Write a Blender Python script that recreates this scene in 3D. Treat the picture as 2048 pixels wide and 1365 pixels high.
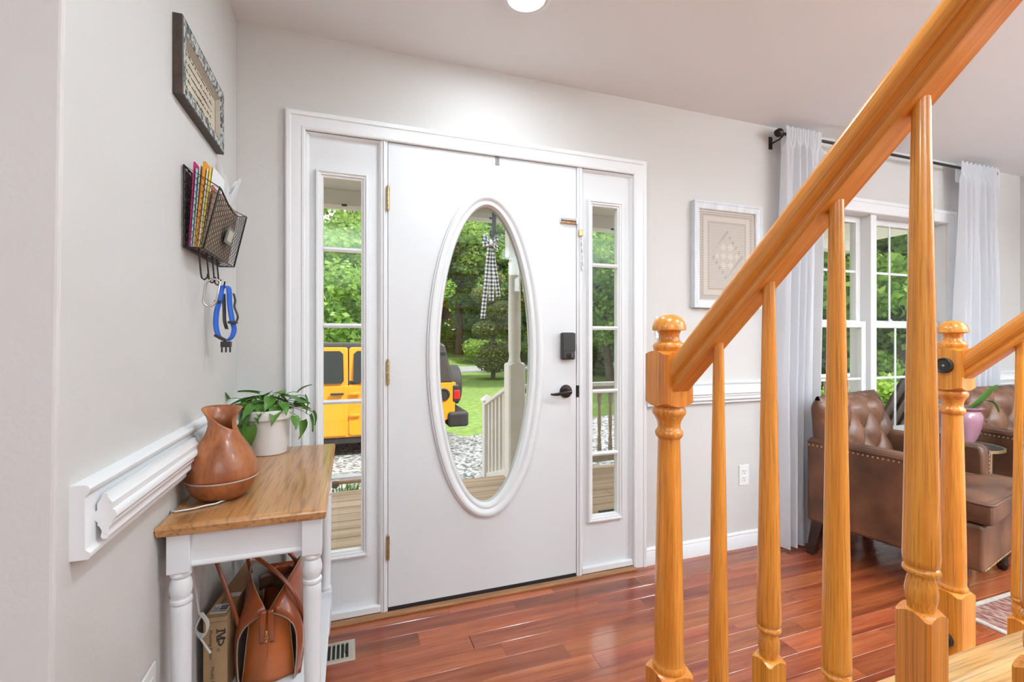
import bpy, bmesh, math, random
import numpy as np
from mathutils import Vector, Matrix
R = math.radians
random.seed(7)
scene = bpy.context.scene
for o in list(bpy.data.objects): bpy.data.objects.remove(o)
COL = scene.collection

# ------------------------------------------------------------------ camera, world, sun, exposure
cam_d = bpy.data.cameras.new('camera'); cam = bpy.data.objects.new('camera', cam_d); COL.objects.link(cam)
cam_d.sensor_width = 36; cam_d.lens = 930 * 36 / 2048; cam_d.shift_y = -0.0012; cam_d.clip_start = 0.03; cam_d.clip_end = 500
cam.location = (0.419, -2.086, 1.19); cam.rotation_euler = (R(90), 0, -math.atan(.3496))
scene.camera = cam
scene.view_settings.view_transform = 'Standard'; scene.view_settings.look = 'None'
scene.view_settings.gamma = 1; scene.view_settings.use_curve_mapping = False
scene.view_settings.exposure = 0.32
world = bpy.data.worlds.new('sky'); scene.world = world; world.use_nodes = True
bg = world.node_tree.nodes['Background']; bg.inputs[0].default_value = (0.93, 0.97, 1.0, 1); bg.inputs[1].default_value = 1.9
sun_d = bpy.data.lights.new('sun', 'SUN'); sun_d.energy = 5.5; sun_d.angle = R(6); sun_d.color = (1, .95, .85)
sun = bpy.data.objects.new('sun', sun_d); COL.objects.link(sun); sun.rotation_euler = (R(28), R(32), 0); sun.location = (0, 10, 20)
LAMP_W = dict(foyer=6, hall=9.5, left_room=20, living=15, stair=40, step=12)  # hall, left_room, living and stair feed unseen lamps added for fill
LAMP_C = (.77, .92, 1.02)

# ------------------------------------------------------------------ materials
MATS = {}
def nodes_of(m): return m.node_tree.nodes, m.node_tree.links
def mat(name, col, rough=.5, metal=0., spec=.5, var=0., var_scale=8., bump=0., bump_scale=60., stretch=(1, 1, 1), coat=0., emit=None, estr=0., objrand=0., trans=0.):
    """procedural principled material: colour mottled by noise, optional fine relief"""
    m = bpy.data.materials.new(name); m.use_nodes = True; MATS[name] = m
    N, L = nodes_of(m); b = N['Principled BSDF']
    b.inputs['Roughness'].default_value = rough; b.inputs['Metallic'].default_value = metal
    b.inputs['Specular IOR Level'].default_value = spec; b.inputs['Coat Weight'].default_value = coat
    b.inputs['Coat Roughness'].default_value = .08
    b.inputs['Base Color'].default_value = (*col, 1)
    if emit: b.inputs['Emission Color'].default_value = (*emit, 1); b.inputs['Emission Strength'].default_value = estr
    tc = N.new('ShaderNodeTexCoord'); mp = N.new('ShaderNodeMapping'); mp.inputs['Scale'].default_value = stretch
    L.new(tc.outputs['Object'], mp.inputs[0])
    if var > 0:
        n = N.new('ShaderNodeTexNoise'); n.inputs['Scale'].default_value = var_scale; n.inputs['Detail'].default_value = 6
        L.new(mp.outputs[0], n.inputs['Vector'])
        r = N.new('ShaderNodeValToRGB'); L.new(n.outputs['Fac'], r.inputs[0])
        r.color_ramp.elements[0].position = .3; r.color_ramp.elements[1].position = .7
        r.color_ramp.elements[0].color = (*[c * (1 - var) for c in col], 1)
        r.color_ramp.elements[1].color = (*[min(1, c * (1 + var)) for c in col], 1)
        L.new(r.outputs[0], b.inputs['Base Color'])
    if bump > 0:
        n2 = N.new('ShaderNodeTexNoise'); n2.inputs['Scale'].default_value = bump_scale; n2.inputs['Detail'].default_value = 4
        L.new(mp.outputs[0], n2.inputs['Vector'])
        bp = N.new('ShaderNodeBump'); bp.inputs['Strength'].default_value = bump; bp.inputs['Distance'].default_value = .004
        L.new(n2.outputs['Fac'], bp.inputs['Height']); L.new(bp.outputs[0], b.inputs['Normal'])
    if trans > 0:
        t = N.new('ShaderNodeBsdfTranslucent'); t.inputs[0].default_value = (*col, 1)
        mx = N.new('ShaderNodeMixShader'); mx.inputs[0].default_value = trans
        L.new(b.outputs[0], mx.inputs[1]); L.new(t.outputs[0], mx.inputs[2]); L.new(mx.outputs[0], N['Material Output'].inputs[0])
    return m

def wood(name, dark, mid, light, axis=2, scale=1., rough=.3, coat=.3, rand=0., grain=22., fine=.35, tilt=0.):
    """grain stretched along one object axis, with darker pores; Object Info random shifts the tone per piece"""
    m = bpy.data.materials.new(name); m.use_nodes = True; MATS[name] = m
    N, L = nodes_of(m); b = N['Principled BSDF']
    b.inputs['Roughness'].default_value = rough; b.inputs['Coat Weight'].default_value = coat; b.inputs['Coat Roughness'].default_value = .12
    tc = N.new('ShaderNodeTexCoord'); oi = N.new('ShaderNodeObjectInfo')
    off = N.new('ShaderNodeVectorMath'); off.operation = 'MULTIPLY_ADD'
    vv = N.new('ShaderNodeCombineXYZ'); 
    for i in range(3): L.new(oi.outputs['Random'], vv.inputs[i])
    off.inputs[1].default_value = (37, 53, 71)
    vr = N.new('ShaderNodeVectorRotate'); vr.rotation_type = 'X_AXIS'; vr.inputs['Angle'].default_value = tilt; L.new(tc.outputs['Object'], vr.inputs['Vector'])
    L.new(vv.outputs[0], off.inputs[0]); L.new(vr.outputs[0], off.inputs[2])
    st = [grain * scale] * 3; st[axis] = 1.1 * scale
    mp = N.new('ShaderNodeMapping'); mp.inputs['Scale'].default_value = st; L.new(off.outputs[0], mp.inputs[0])
    n1 = N.new('ShaderNodeTexNoise'); n1.inputs['Scale'].default_value = 1.; n1.inputs['Detail'].default_value = 5; n1.inputs['Distortion'].default_value = .6
    L.new(mp.outputs[0], n1.inputs['Vector'])
    st2 = [grain * 9 * scale] * 3; st2[axis] = 6 * scale
    mp2 = N.new('ShaderNodeMapping'); mp2.inputs['Scale'].default_value = st2; L.new(off.outputs[0], mp2.inputs[0])
    n2 = N.new('ShaderNodeTexNoise'); n2.inputs['Scale'].default_value = 1.; n2.inputs['Detail'].default_value = 3; L.new(mp2.outputs[0], n2.inputs['Vector'])
    r = N.new('ShaderNodeValToRGB'); L.new(n1.outputs['Fac'], r.inputs[0])
    e = r.color_ramp.elements; e[0].position = .3; e[0].color = (*dark, 1); e[1].position = .72; e[1].color = (*light, 1)
    k = e.new(.5); k.color = (*mid, 1)
    r2 = N.new('ShaderNodeValToRGB'); L.new(n2.outputs['Fac'], r2.inputs[0])
    r2.color_ramp.elements[0].position = .36; r2.color_ramp.elements[0].color = (1 - fine, 1 - fine, 1 - fine, 1)
    r2.color_ramp.elements[1].position = .5; r2.color_ramp.elements[1].color = (1, 1, 1, 1)
    mx = N.new('ShaderNodeMix'); mx.data_type = 'RGBA'; mx.blend_type = 'MULTIPLY'; mx.inputs[0].default_value = 1
    L.new(r.outputs[0], mx.inputs[6]); L.new(r2.outputs[0], mx.inputs[7])
    out = mx.outputs[2]
    if rand > 0:
        mr = N.new('ShaderNodeMapRange'); mr.inputs[3].default_value = 1 - rand; mr.inputs[4].default_value = 1 + rand
        L.new(oi.outputs['Random'], mr.inputs[0])
        hs = N.new('ShaderNodeHueSaturation'); L.new(out, hs.inputs['Color']); L.new(mr.outputs[0], hs.inputs['Value'])
        mr2 = N.new('ShaderNodeMapRange'); mr2.inputs[3].default_value = .496; mr2.inputs[4].default_value = .507
        fr = N.new('ShaderNodeMath'); fr.operation = 'FRACT'; ml = N.new('ShaderNodeMath'); ml.operation = 'MULTIPLY'; ml.inputs[1].default_value = 7.31
        L.new(oi.outputs['Random'], ml.inputs[0]); L.new(ml.outputs[0], fr.inputs[0]); L.new(fr.outputs[0], mr2.inputs[0]); L.new(mr2.outputs[0], hs.inputs['Hue'])
        out = hs.outputs[0]
    L.new(out, b.inputs['Base Color'])
    bp = N.new('ShaderNodeBump'); bp.inputs['Strength'].default_value = .06; bp.inputs['Distance'].default_value = .002
    L.new(n2.outputs['Fac'], bp.inputs['Height']); L.new(bp.outputs[0], b.inputs['Normal'])
    return m

def glass(name, tint=(1, 1, 1)):
    m = bpy.data.materials.new(name); m.use_nodes = True; MATS[name] = m
    N, L = nodes_of(m); N.remove(N['Principled BSDF'])
    t = N.new('ShaderNodeBsdfTransparent'); t.inputs[0].default_value = (*tint, 1)
    g = N.new('ShaderNodeBsdfGlossy'); g.inputs['Roughness'].default_value = .01
    lw = N.new('ShaderNodeLayerWeight'); lw.inputs[0].default_value = .5
    pw = N.new('ShaderNodeMath'); pw.operation = 'POWER'; pw.inputs[1].default_value = 4; L.new(lw.outputs['Facing'], pw.inputs[0])
    fr = N.new('ShaderNodeMath'); fr.operation = 'MULTIPLY_ADD'; fr.inputs[1].default_value = .5; fr.inputs[2].default_value = .025; L.new(pw.outputs[0], fr.inputs[0])
    mx = N.new('ShaderNodeMixShader'); L.new(fr.outputs[0], mx.inputs[0]); L.new(t.outputs[0], mx.inputs[1]); L.new(g.outputs[0], mx.inputs[2])
    L.new(mx.outputs[0], N['Material Output'].inputs[0])
    return m

def leafmat(name, dark, light, trans=.35, rough=.45):
    m = bpy.data.materials.new(name); m.use_nodes = True; MATS[name] = m
    N, L = nodes_of(m); b = N['Principled BSDF']; b.inputs['Roughness'].default_value = rough
    ge = N.new('ShaderNodeNewGeometry'); r = N.new('ShaderNodeValToRGB'); L.new(ge.outputs['Random Per Island'], r.inputs[0])
    r.color_ramp.elements[0].color = (*dark, 1); r.color_ramp.elements[1].color = (*light, 1)
    L.new(r.outputs[0], b.inputs['Base Color'])
    t = N.new('ShaderNodeBsdfTranslucent'); L.new(r.outputs[0], t.inputs[0])
    mx = N.new('ShaderNodeMixShader'); mx.inputs[0].default_value = trans
    L.new(b.outputs[0], mx.inputs[1]); L.new(t.outputs[0], mx.inputs[2]); L.new(mx.outputs[0], N['Material Output'].inputs[0])
    return m

mat('wall_paint', (.63, .605, .575), .6, bump=.12, bump_scale=90)
mat('ceiling_paint', (.84, .84, .84), .7, bump=.05, bump_scale=120)
mat('trim_white', (.82, .82, .82), .32, bump=.03, bump_scale=40)
mat('door_white', (.78, .79, .795), .38, bump=.05, bump_scale=70)
mat('window_white', (.80, .80, .80), .35)
mat('table_white', (.80, .81, .82), .35, bump=.03, bump_scale=50)
mat('black_metal', (.02, .019, .018), .4, metal=.6)
mat('bronze_metal', (.045, .036, .03), .35, metal=.8)
mat('black_plastic', (.03, .028, .027), .45)
mat('grey_metal', (.2, .2, .2), .5, metal=.5)
mat('aged_brass', (.52, .36, .17), .35, metal=1., var=.25, var_scale=60)
mat('brass_bright', (.75, .53, .22), .25, metal=1.)
mat('chrome', (.62, .6, .58), .2, metal=1.)
mat('dark_gap', (.02, .02, .02), .9)
mat('outlet_white', (.83, .82, .80), .35)
mat('vent_beige', (.44, .38, .30), .5)
mat('cardboard', (.42, .26, .13), .8, var=.08, var_scale=30, bump=.05, bump_scale=120)
mat('ink', (.035, .025, .02), .7)
mat('ink_brown', (.10, .055, .03), .7)
mat('label_white', (.78, .76, .73), .6)
mat('leather_tan', (.27, .055, .012), .28, var=.28, var_scale=9, bump=.06, bump_scale=180, coat=.2)
mat('leather_tan_light', (.40, .095, .016), .3, var=.3, var_scale=7, bump=.06, bump_scale=180, coat=.2)
mat('leather_brown', (.125, .052, .026), .40, var=.55, var_scale=6, bump=.15, bump_scale=160)
mat('pot_white', (.76, .73, .70), .4)
mat('pot_pink', (.36, .17, .22), .12, coat=.5, var=.06, var_scale=10)
mat('soil', (.05, .035, .02), .95, var=.5, var_scale=60, bump=.8, bump_scale=90)
mat('vine_stem', (.18, .28, .07), .5)
mat('white_plastic', (.78, .78, .78), .4)
mat('white_film', (.82, .82, .82), .35, trans=.4)
mat('nylon_blue', (.02, .12, .55), .6, bump=.2, bump_scale=400)
mat('paper_magenta', (.55, .02, .16), .6)
mat('paper_white', (.78, .78, .78), .7)
mat('paper_cyan', (.45, .62, .66), .7)
mat('paper_orange', (.72, .30, .02), .6)
mat('paper_yellow', (.78, .60, .08), .6)
mat('paper_kraft', (.33, .24, .17), .8)
mat('paper_red', (.6, .08, .03), .6)
mat('print_cream', (.56, .50, .38), .6, var=.08, var_scale=20)
mat('frame_edge', (.055, .035, .022), .5, var=.4, var_scale=50)
mat('tan_liner', (.33, .27, .2), .5)
mat('frame_distressed', (.66, .68, .70), .6, var=.12, var_scale=25, stretch=(1, 1, .3))
mat('sheer_linen', (.86, .87, .90), .8, bump=.25, bump_scale=500, trans=.45)
mat('dark_leg', (.025, .012, .008), .25, coat=.3)
mat('brass_frame', (.55, .45, .25), .3, metal=.8)
mat('deck_tan', (.50, .36, .25), .75, var=.2, var_scale=6, stretch=(.15, 3, 3), bump=.15, bump_scale=80)
mat('porch_paint', (.66, .62, .55), .55)
mat('post_paint', (.78, .76, .72), .5, var=.06, var_scale=6)
mat('tan_rail', (.34, .29, .22), .7, var=.15, var_scale=20)  # mottled greyish tan for porch balusters and lower rails
mat('dark_board', (.05, .03, .02), .6, var=.4, var_scale=20)
mat('suv_yellow', (.85, .31, .02), .22, coat=.6)
mat('suv_black', (.022, .022, .024), .5)
mat('suv_hardtop', (.035, .03, .028), .45)
mat('suv_window', (.03, .035, .035), .05)
mat('tyre', (.028, .028, .03), .7)
mat('tail_red', (.5, .02, .02), .2)
mat('rim_grey', (.12, .12, .12), .4, metal=.5)
mat('asphalt', (.30, .31, .33), .85, var=.12, var_scale=3)
mat('bark', (.12, .085, .06), .9, var=.4, var_scale=9, stretch=(3, 3, .5), bump=.8, bump_scale=25)
mat('roof_dark', (.06, .05, .045), .9, var=.2)
mat('siding_tan', (.48, .38, .24), .8, var=.08)
mat('doormat_dark', (.03, .025, .025), .95, bump=.6, bump_scale=200)
mat('lens_white', (.9, .9, .9), .4, emit=(1, .97, .93), estr=6)
mat('raw_wood', (.36, .17, .075), .6, var=.35, var_scale=20, stretch=(.3, 6, 6))
mat('sill_metal', (.05, .05, .055), .35, metal=.6)
mat('cable_white', (.78, .78, .76), .4)
mat('ring_silver', (.62, .56, .54), .3, metal=.3)
mat('glass_edge_grey', (.10, .11, .11), .05, coat=.5)

CH_D, CH_M, CH_L = (.20, .038, .014), (.34, .076, .027), (.45, .122, .045)
wood('cherry_floor', CH_D, CH_M, CH_L, axis=0, rough=.17, coat=.25, rand=.22, grain=16, fine=.22)
OK_D, OK_M, OK_L = (.66, .205, .024), (.80, .285, .037), (.90, .36, .056)
wood('oak_vertical', OK_D, OK_M, OK_L, axis=2, rough=.25, coat=.45, grain=60, rand=.05, fine=.3)
wood('oak_along_y', OK_D, OK_M, OK_L, axis=1, rough=.22, coat=.5, grain=60, tilt=math.atan(.908), fine=.25)
wood('oak_tread', (.60, .30, .09), (.74, .42, .16), (.84, .54, .25), axis=0, rough=.3, coat=.3, grain=24)
wood('table_oak', (.43, .185, .058), (.51, .24, .085), (.58, .295, .115), axis=1, rough=.28, coat=.35, grain=14)
wood('vase_wood', (.20, .05, .015), (.37, .115, .035), (.47, .165, .055), axis=2, rough=.33, coat=.15, grain=14, fine=.2)
glass('pane_glass', (.97, .985, .975))
leafmat('leaf_pothos', (.05, .17, .02), (.14, .30, .05), .2, .3)
leafmat('leaf_maple', (.13, .27, .03), (.36, .55, .10), .5)
leafmat('leaf_dark', (.08, .18, .03), (.24, .40, .08), .45)
leafmat('leaf_light', (.20, .36, .04), (.50, .66, .15), .5)
leafmat('leaf_topiary', (.11, .15, .04), (.30, .34, .11), .35)
leafmat('blade_green', (.10, .24, .02), (.22, .42, .05), .4)

def two_tone(name, c0, c1, scale, lo, hi, rough, kind='noise', bump=.5, stretch=(1, 1, 1)):
    m = bpy.data.materials.new(name); m.use_nodes = True; MATS[name] = m
    N, L = nodes_of(m); b = N['Principled BSDF']; b.inputs['Roughness'].default_value = rough
    tc = N.new('ShaderNodeTexCoord'); mp = N.new('ShaderNodeMapping'); mp.inputs['Scale'].default_value = stretch; L.new(tc.outputs['Object'], mp.inputs[0])
    if kind == 'noise': n = N.new('ShaderNodeTexNoise'); n.inputs['Detail'].default_value = 8; f = n.outputs['Fac']
    else: n = N.new('ShaderNodeTexVoronoi'); f = n.outputs['Color' if kind == 'vcol' else 'Distance']
    n.inputs['Scale'].default_value = scale; L.new(mp.outputs[0], n.inputs['Vector'])
    r = N.new('ShaderNodeValToRGB'); L.new(f, r.inputs[0]); r.color_ramp.elements[0].position = lo; r.color_ramp.elements[1].position = hi
    r.color_ramp.elements[0].color = (*c0, 1); r.color_ramp.elements[1].color = (*c1, 1); L.new(r.outputs[0], b.inputs['Base Color'])
    if bump: 
        bp = N.new('ShaderNodeBump'); bp.inputs['Strength'].default_value = bump; bp.inputs['Distance'].default_value = .02
        L.new(f, bp.inputs['Height']); L.new(bp.outputs[0], b.inputs['Normal'])
    return m
two_tone('grass_ground', (.09, .17, .03), (.22, .31, .07), 6, .3, .7, .9)
two_tone('gravel', (.07, .075, .08), (.42, .43, .44), 22, .2, .8, .9, 'vcol', .9)
two_tone('mulch', (.16, .10, .06), (.5, .40, .29), 20, .2, .8, .95, 'vcol', .9)
two_tone('frame_scroll', (.05, .07, .075), (.50, .50, .47), 70, .44, .56, .5, 'noise', .3)
two_tone('rug_weave', (.20, .05, .035), (.46, .32, .26), 26, .42, .66, .95, 'noise', .4, (3, 1, 1))
two_tone('rug_border', (.50, .42, .36), (.60, .52, .45), 40, .4, .6, .95)

def lace_mat():
    """fine crochet mesh with nested bobble borders and a diamond medallion (flat textile pattern)"""
    m = bpy.data.materials.new('lace'); m.use_nodes = True; MATS['lace'] = m
    N, L = nodes_of(m); b = N['Principled BSDF']; b.inputs['Roughness'].default_value = .9
    tc = N.new('ShaderNodeTexCoord'); se = N.new('ShaderNodeSeparateXYZ'); L.new(tc.outputs['Object'], se.inputs[0])
    def M(op, a, b_=None, c=None):
        n = N.new('ShaderNodeMath'); n.operation = op
        for i, v in enumerate((a, b_, c)):
            if v is None: continue
            if isinstance(v, (int, float)): n.inputs[i].default_value = v
            else: L.new(v, n.inputs[i])
        return n.outputs[0]
    x, z = se.outputs[0], se.outputs[2]
    ax, az = M('ABSOLUTE', x), M('ABSOLUTE', z)
    mesh = M('MULTIPLY', M('SINE', M('MULTIPLY', x, 900)), M('SINE', M('MULTIPLY', z, 900)))
    box_d = M('MAXIMUM', M('SUBTRACT', ax, .0), M('SUBTRACT', az, .055))            # nested rectangles
    bob = M('MULTIPLY', M('SINE', M('MULTIPLY', x, 420)), M('SINE', M('MULTIPLY', z, 420)))
    def band(c, w): return M('LESS_THAN', M('ABSOLUTE', M('SUBTRACT', box_d, c)), w)
    border = M('MAXIMUM', band(.150, .012), band(.195, .008))
    holes = M('MAXIMUM', band(.130, .003), M('MAXIMUM', band(.170, .003), band(.182, .002)))
    dia = M('ADD', ax, M('MULTIPLY', az, .8))
    four = M('ADD', M('ABSOLUTE', M('SUBTRACT', dia, .05)), M('MULTIPLY', M('ABSOLUTE', M('SUBTRACT', ax, M('MULTIPLY', az, .8))), .0))
    medal = M('LESS_THAN', M('PINGPONG', M('ADD', x, z), .05), .0)
    m4 = M('MULTIPLY', M('LESS_THAN', dia, .085), M('GREATER_THAN', M('MULTIPLY', M('SINE', M('MULTIPLY', M('ADD', x, z), 62)), M('SINE', M('MULTIPLY', M('SUBTRACT', x, z), 62))), .1))
    star = M('MULTIPLY', M('LESS_THAN', M('ABSOLUTE', M('SUBTRACT', dia, .105)), .013), M('GREATER_THAN', M('SINE', M('MULTIPLY', M('SUBTRACT', x, z), 130)), .2))
    hole_t = M('MULTIPLY', M('MAXIMUM', holes, star), M('GREATER_THAN', bob, -.3))
    bobs = M('MULTIPLY', M('MAXIMUM', border, m4), M('GREATER_THAN', bob, -.05))
    rows = M('SINE', M('MULTIPLY', z, 520))
    fac = M('ADD', M('ADD', M('MULTIPLY', rows, .07), M('ADD', M('MULTIPLY', mesh, .08), M('MULTIPLY', bobs, .34))), M('SUBTRACT', .45, M('MULTIPLY', hole_t, .26)))
    r = N.new('ShaderNodeValToRGB'); L.new(fac, r.inputs[0]); e = r.color_ramp.elements
    e[0].position = 0; e[0].color = (.26, .23, .21, 1); e[1].position = 1; e[1].color = (.74, .66, .56, 1); k = e.new(.5); k.color = (.52, .46, .40, 1)
    L.new(r.outputs[0], b.inputs['Base Color'])
    bp = N.new('ShaderNodeBump'); bp.inputs['Strength'].default_value = .5; bp.inputs['Distance'].default_value = .004; L.new(fac, bp.inputs['Height']); L.new(bp.outputs[0], b.inputs['Normal'])
lace_mat()

def gingham_mat():
    m = bpy.data.materials.new('gingham'); m.use_nodes = True; MATS['gingham'] = m
    N, L = nodes_of(m); b = N['Principled BSDF']; b.inputs['Roughness'].default_value = .8
    uv = N.new('ShaderNodeUVMap'); se = N.new('ShaderNodeSeparateXYZ'); L.new(uv.outputs[0], se.inputs[0])
    def sq(o):
        f = N.new('ShaderNodeMath'); f.operation = 'FRACT'; L.new(o, f.inputs[0])
        g = N.new('ShaderNodeMath'); g.operation = 'GREATER_THAN'; g.inputs[1].default_value = .5; L.new(f.outputs[0], g.inputs[0]); return g.outputs[0]
    ad = N.new('ShaderNodeMath'); L.new(sq(se.outputs[0]), ad.inputs[0]); L.new(sq(se.outputs[1]), ad.inputs[1])
    hf = N.new('ShaderNodeMath'); hf.operation = 'MULTIPLY'; hf.inputs[1].default_value = .5; L.new(ad.outputs[0], hf.inputs[0])
    r = N.new('ShaderNodeValToRGB'); r.color_ramp.interpolation = 'CONSTANT'; L.new(hf.outputs[0], r.inputs[0]); e = r.color_ramp.elements
    e[0].position = 0; e[0].color = (.9, .9, .9, 1); e[1].position = .8; e[1].color = (.015, .015, .015, 1); k = e.new(.3); k.color = (.32, .32, .32, 1)
    L.new(r.outputs[0], b.inputs['Base Color'])
gingham_mat()

def lining_mat():
    m = bpy.data.materials.new('striped_lining'); m.use_nodes = True; MATS['striped_lining'] = m
    N, L = nodes_of(m); b = N['Principled BSDF']; b.inputs['Roughness'].default_value = .85
    tc = N.new('ShaderNodeTexCoord'); w = N.new('ShaderNodeTexWave'); w.bands_direction = 'Y'; w.inputs['Scale'].default_value = 70
    L.new(tc.outputs['Object'], w.inputs['Vector']); r = N.new('ShaderNodeValToRGB'); L.new(w.outputs['Color'], r.inputs[0])
    r.color_ramp.elements[0].position = .4; r.color_ramp.elements[0].color = (.10, .085, .075, 1); r.color_ramp.elements[1].position = .6; r.color_ramp.elements[1].color = (.50, .46, .42, 1)
    L.new(r.outputs[0], b.inputs['Base Color'])
lining_mat()

# ------------------------------------------------------------------ geometry helpers
class MB:
    def __init__(s): s.v = []; s.f = []; s.uv = None
    def add(s, vs, fs):
        n = len(s.v); s.v += [tuple(p) for p in vs]; s.f += [tuple(i + n for i in f) for f in fs]; return s
    def box(s, x0, x1, y0, y1, z0, z1):
        return s.add([(x0, y0, z0), (x1, y0, z0), (x1, y1, z0), (x0, y1, z0), (x0, y0, z1), (x1, y0, z1), (x1, y1, z1), (x0, y1, z1)],
                     [(0, 3, 2, 1), (4, 5, 6, 7), (0, 1, 5, 4), (1, 2, 6, 5), (2, 3, 7, 6), (3, 0, 4, 7)])
    def hexa(s, p8):
        return s.add(p8, [(0, 3, 2, 1), (4, 5, 6, 7), (0, 1, 5, 4), (1, 2, 6, 5), (2, 3, 7, 6), (3, 0, 4, 7)])
    def bar(s, a, b, w, h, up=(0, 0, 1)):
        a, b = Vector(a), Vector(b); d = (b - a).normalized(); u = Vector(up)
        if abs(d.dot(u)) > .98: u = Vector((1, 0, 0))
        r = d.cross(u).normalized() * (w / 2); u = r.cross(d).normalized() * (h / 2)
        return s.hexa([a - r - u, a + r - u, b + r - u, b - r - u, a - r + u, a + r + u, b + r + u, b - r + u])
    def lathe(s, prof, c=(0, 0, 0), seg=24, axis=None, cap=True):
        """prof: (r, h) list; axis None = z, else a direction vector"""
        q = Matrix.Identity(3) if axis is None else Vector((0, 0, 1)).rotation_difference(Vector(axis)).to_matrix()
        c = Vector(c); vs = []; fs = []; n = len(prof)
        for r, h in prof:
            for k in range(seg):
                a = 2 * math.pi * k / seg; vs.append(c + q @ Vector((r * math.cos(a), r * math.sin(a), h)))
        for i in range(n - 1):
            for k in range(seg):
                k2 = (k + 1) % seg; fs.append((i * seg + k, i * seg + k2, (i + 1) * seg + k2, (i + 1) * seg + k))
        if cap:
            if prof[0][0] > 1e-6: fs.append(tuple(range(seg))[::-1])
            if prof[-1][0] > 1e-6: fs.append(tuple((n - 1) * seg + k for k in range(seg)))
        return s.add(vs, fs)
    def tube(s, pts, r, seg=8, closed=False, flat=1.0):
        pts = [Vector(p) for p in pts]; n = len(pts); vs = []; fs = []; prev = None
        for i, p in enumerate(pts):
            a = pts[i - 1] if (i > 0 or closed) else p; b = pts[(i + 1) % n] if (i < n - 1 or closed) else p
            d = (b - a).normalized() if (b - a).length > 1e-9 else Vector((0, 0, 1))
            if prev is None: prev = Vector((0, 0, 1)) if abs(d.z) < .9 else Vector((1, 0, 0))
            u = (prev - d * prev.dot(d)).normalized(); w = d.cross(u); prev = u
            rr = r[i] if isinstance(r, (list, tuple)) else r
            for k in range(seg):
                t = 2 * math.pi * k / seg; vs.append(p + u * (rr * math.cos(t)) + w * (rr * flat * math.sin(t)))
        m = n if closed else n - 1
        for i in range(m):
            j = (i + 1) % n
            for k in range(seg):
                k2 = (k + 1) % seg; fs.append((i * seg + k, i * seg + k2, j * seg + k2, j * seg + k))
        if not closed: fs += [tuple(range(seg))[::-1], tuple((n - 1) * seg + k for k in range(seg))]
        return s.add(vs, fs)
    def extrude(s, prof, to3, a, b):
        """closed 2D profile extruded from parameter a to b; to3(u, v, t) -> xyz"""
        n = len(prof); vs = [to3(u, v, a) for u, v in prof] + [to3(u, v, b) for u, v in prof]
        return s.add(vs, [(i, (i + 1) % n, n + (i + 1) % n, n + i) for i in range(n)] + [tuple(range(n))[::-1], tuple(range(n, 2 * n))])
    def sweep(s, path, prof, to3, closed=False):
        """mitred planar sweep: path 2D, prof (outward offset, protrusion); left normal of the path is outward"""
        P = [Vector(p) for p in path]; n = len(P); m = len(prof); vs = []; fs = []
        for i in range(n):
            d0 = (P[i] - P[i - 1]).normalized() if (i > 0 or closed) else None
            d1 = (P[(i + 1) % n] - P[i]).normalized() if (i < n - 1 or closed) else None
            if d0 is None: d0 = d1
            if d1 is None: d1 = d0
            n0 = Vector((-d0.y, d0.x)); n1 = Vector((-d1.y, d1.x)); mt = (n0 + n1).normalized(); mt = mt / max(.2, mt.dot(n0))
            for o, p in prof: q = P[i] + mt * o; vs.append(to3(q.x, q.y, p))
        for i in range(n if closed else n - 1):
            j = (i + 1) % n
            for k in range(m): k2 = (k + 1) % m; fs.append((i * m + k, i * m + k2, j * m + k2, j * m + k))
        if not closed: fs += [tuple(range(m))[::-1], tuple((n - 1) * m + k for k in range(m))]
        return s.add(vs, fs)
    def grid(s, fn, nu, nv, closed_u=False):
        vs = [fn(i / (nu if closed_u else nu - 1), j / (nv - 1)) for i in range(nu) for j in range(nv)]; fs = []
        for i in range(nu if closed_u else nu - 1):
            i2 = (i + 1) % nu
            for j in range(nv - 1): fs.append((i * nv + j, i2 * nv + j, i2 * nv + j + 1, i * nv + j + 1))
        return s.add(vs, fs)
    def ball(s, c, r, seg=12, rings=8, sc=(1, 1, 1)):
        prof = [(max(1e-4, math.sin(math.pi * i / rings)), -math.cos(math.pi * i / rings)) for i in range(rings + 1)]
        m = MB().lathe(prof, seg=seg, cap=False)
        return s.add([(c[0] + x * r * sc[0], c[1] + y * r * sc[1], c[2] + z * r * sc[2]) for x, y, z in m.v], m.f)
    def mesh(s, name, origin=(0, 0, 0), smooth=None):
        me = bpy.data.meshes.new(name); o = origin
        me.from_pydata([(x - o[0], y - o[1], z - o[2]) for x, y, z in s.v], [], s.f)
        bm = bmesh.new(); bm.from_mesh(me); bmesh.ops.recalc_face_normals(bm, faces=bm.faces); bm.to_mesh(me); bm.free()
        if smooth:
            me.polygons.foreach_set('use_smooth', [True] * len(me.polygons)); me.set_sharp_from_angle(angle=R(smooth))
        return me

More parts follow.
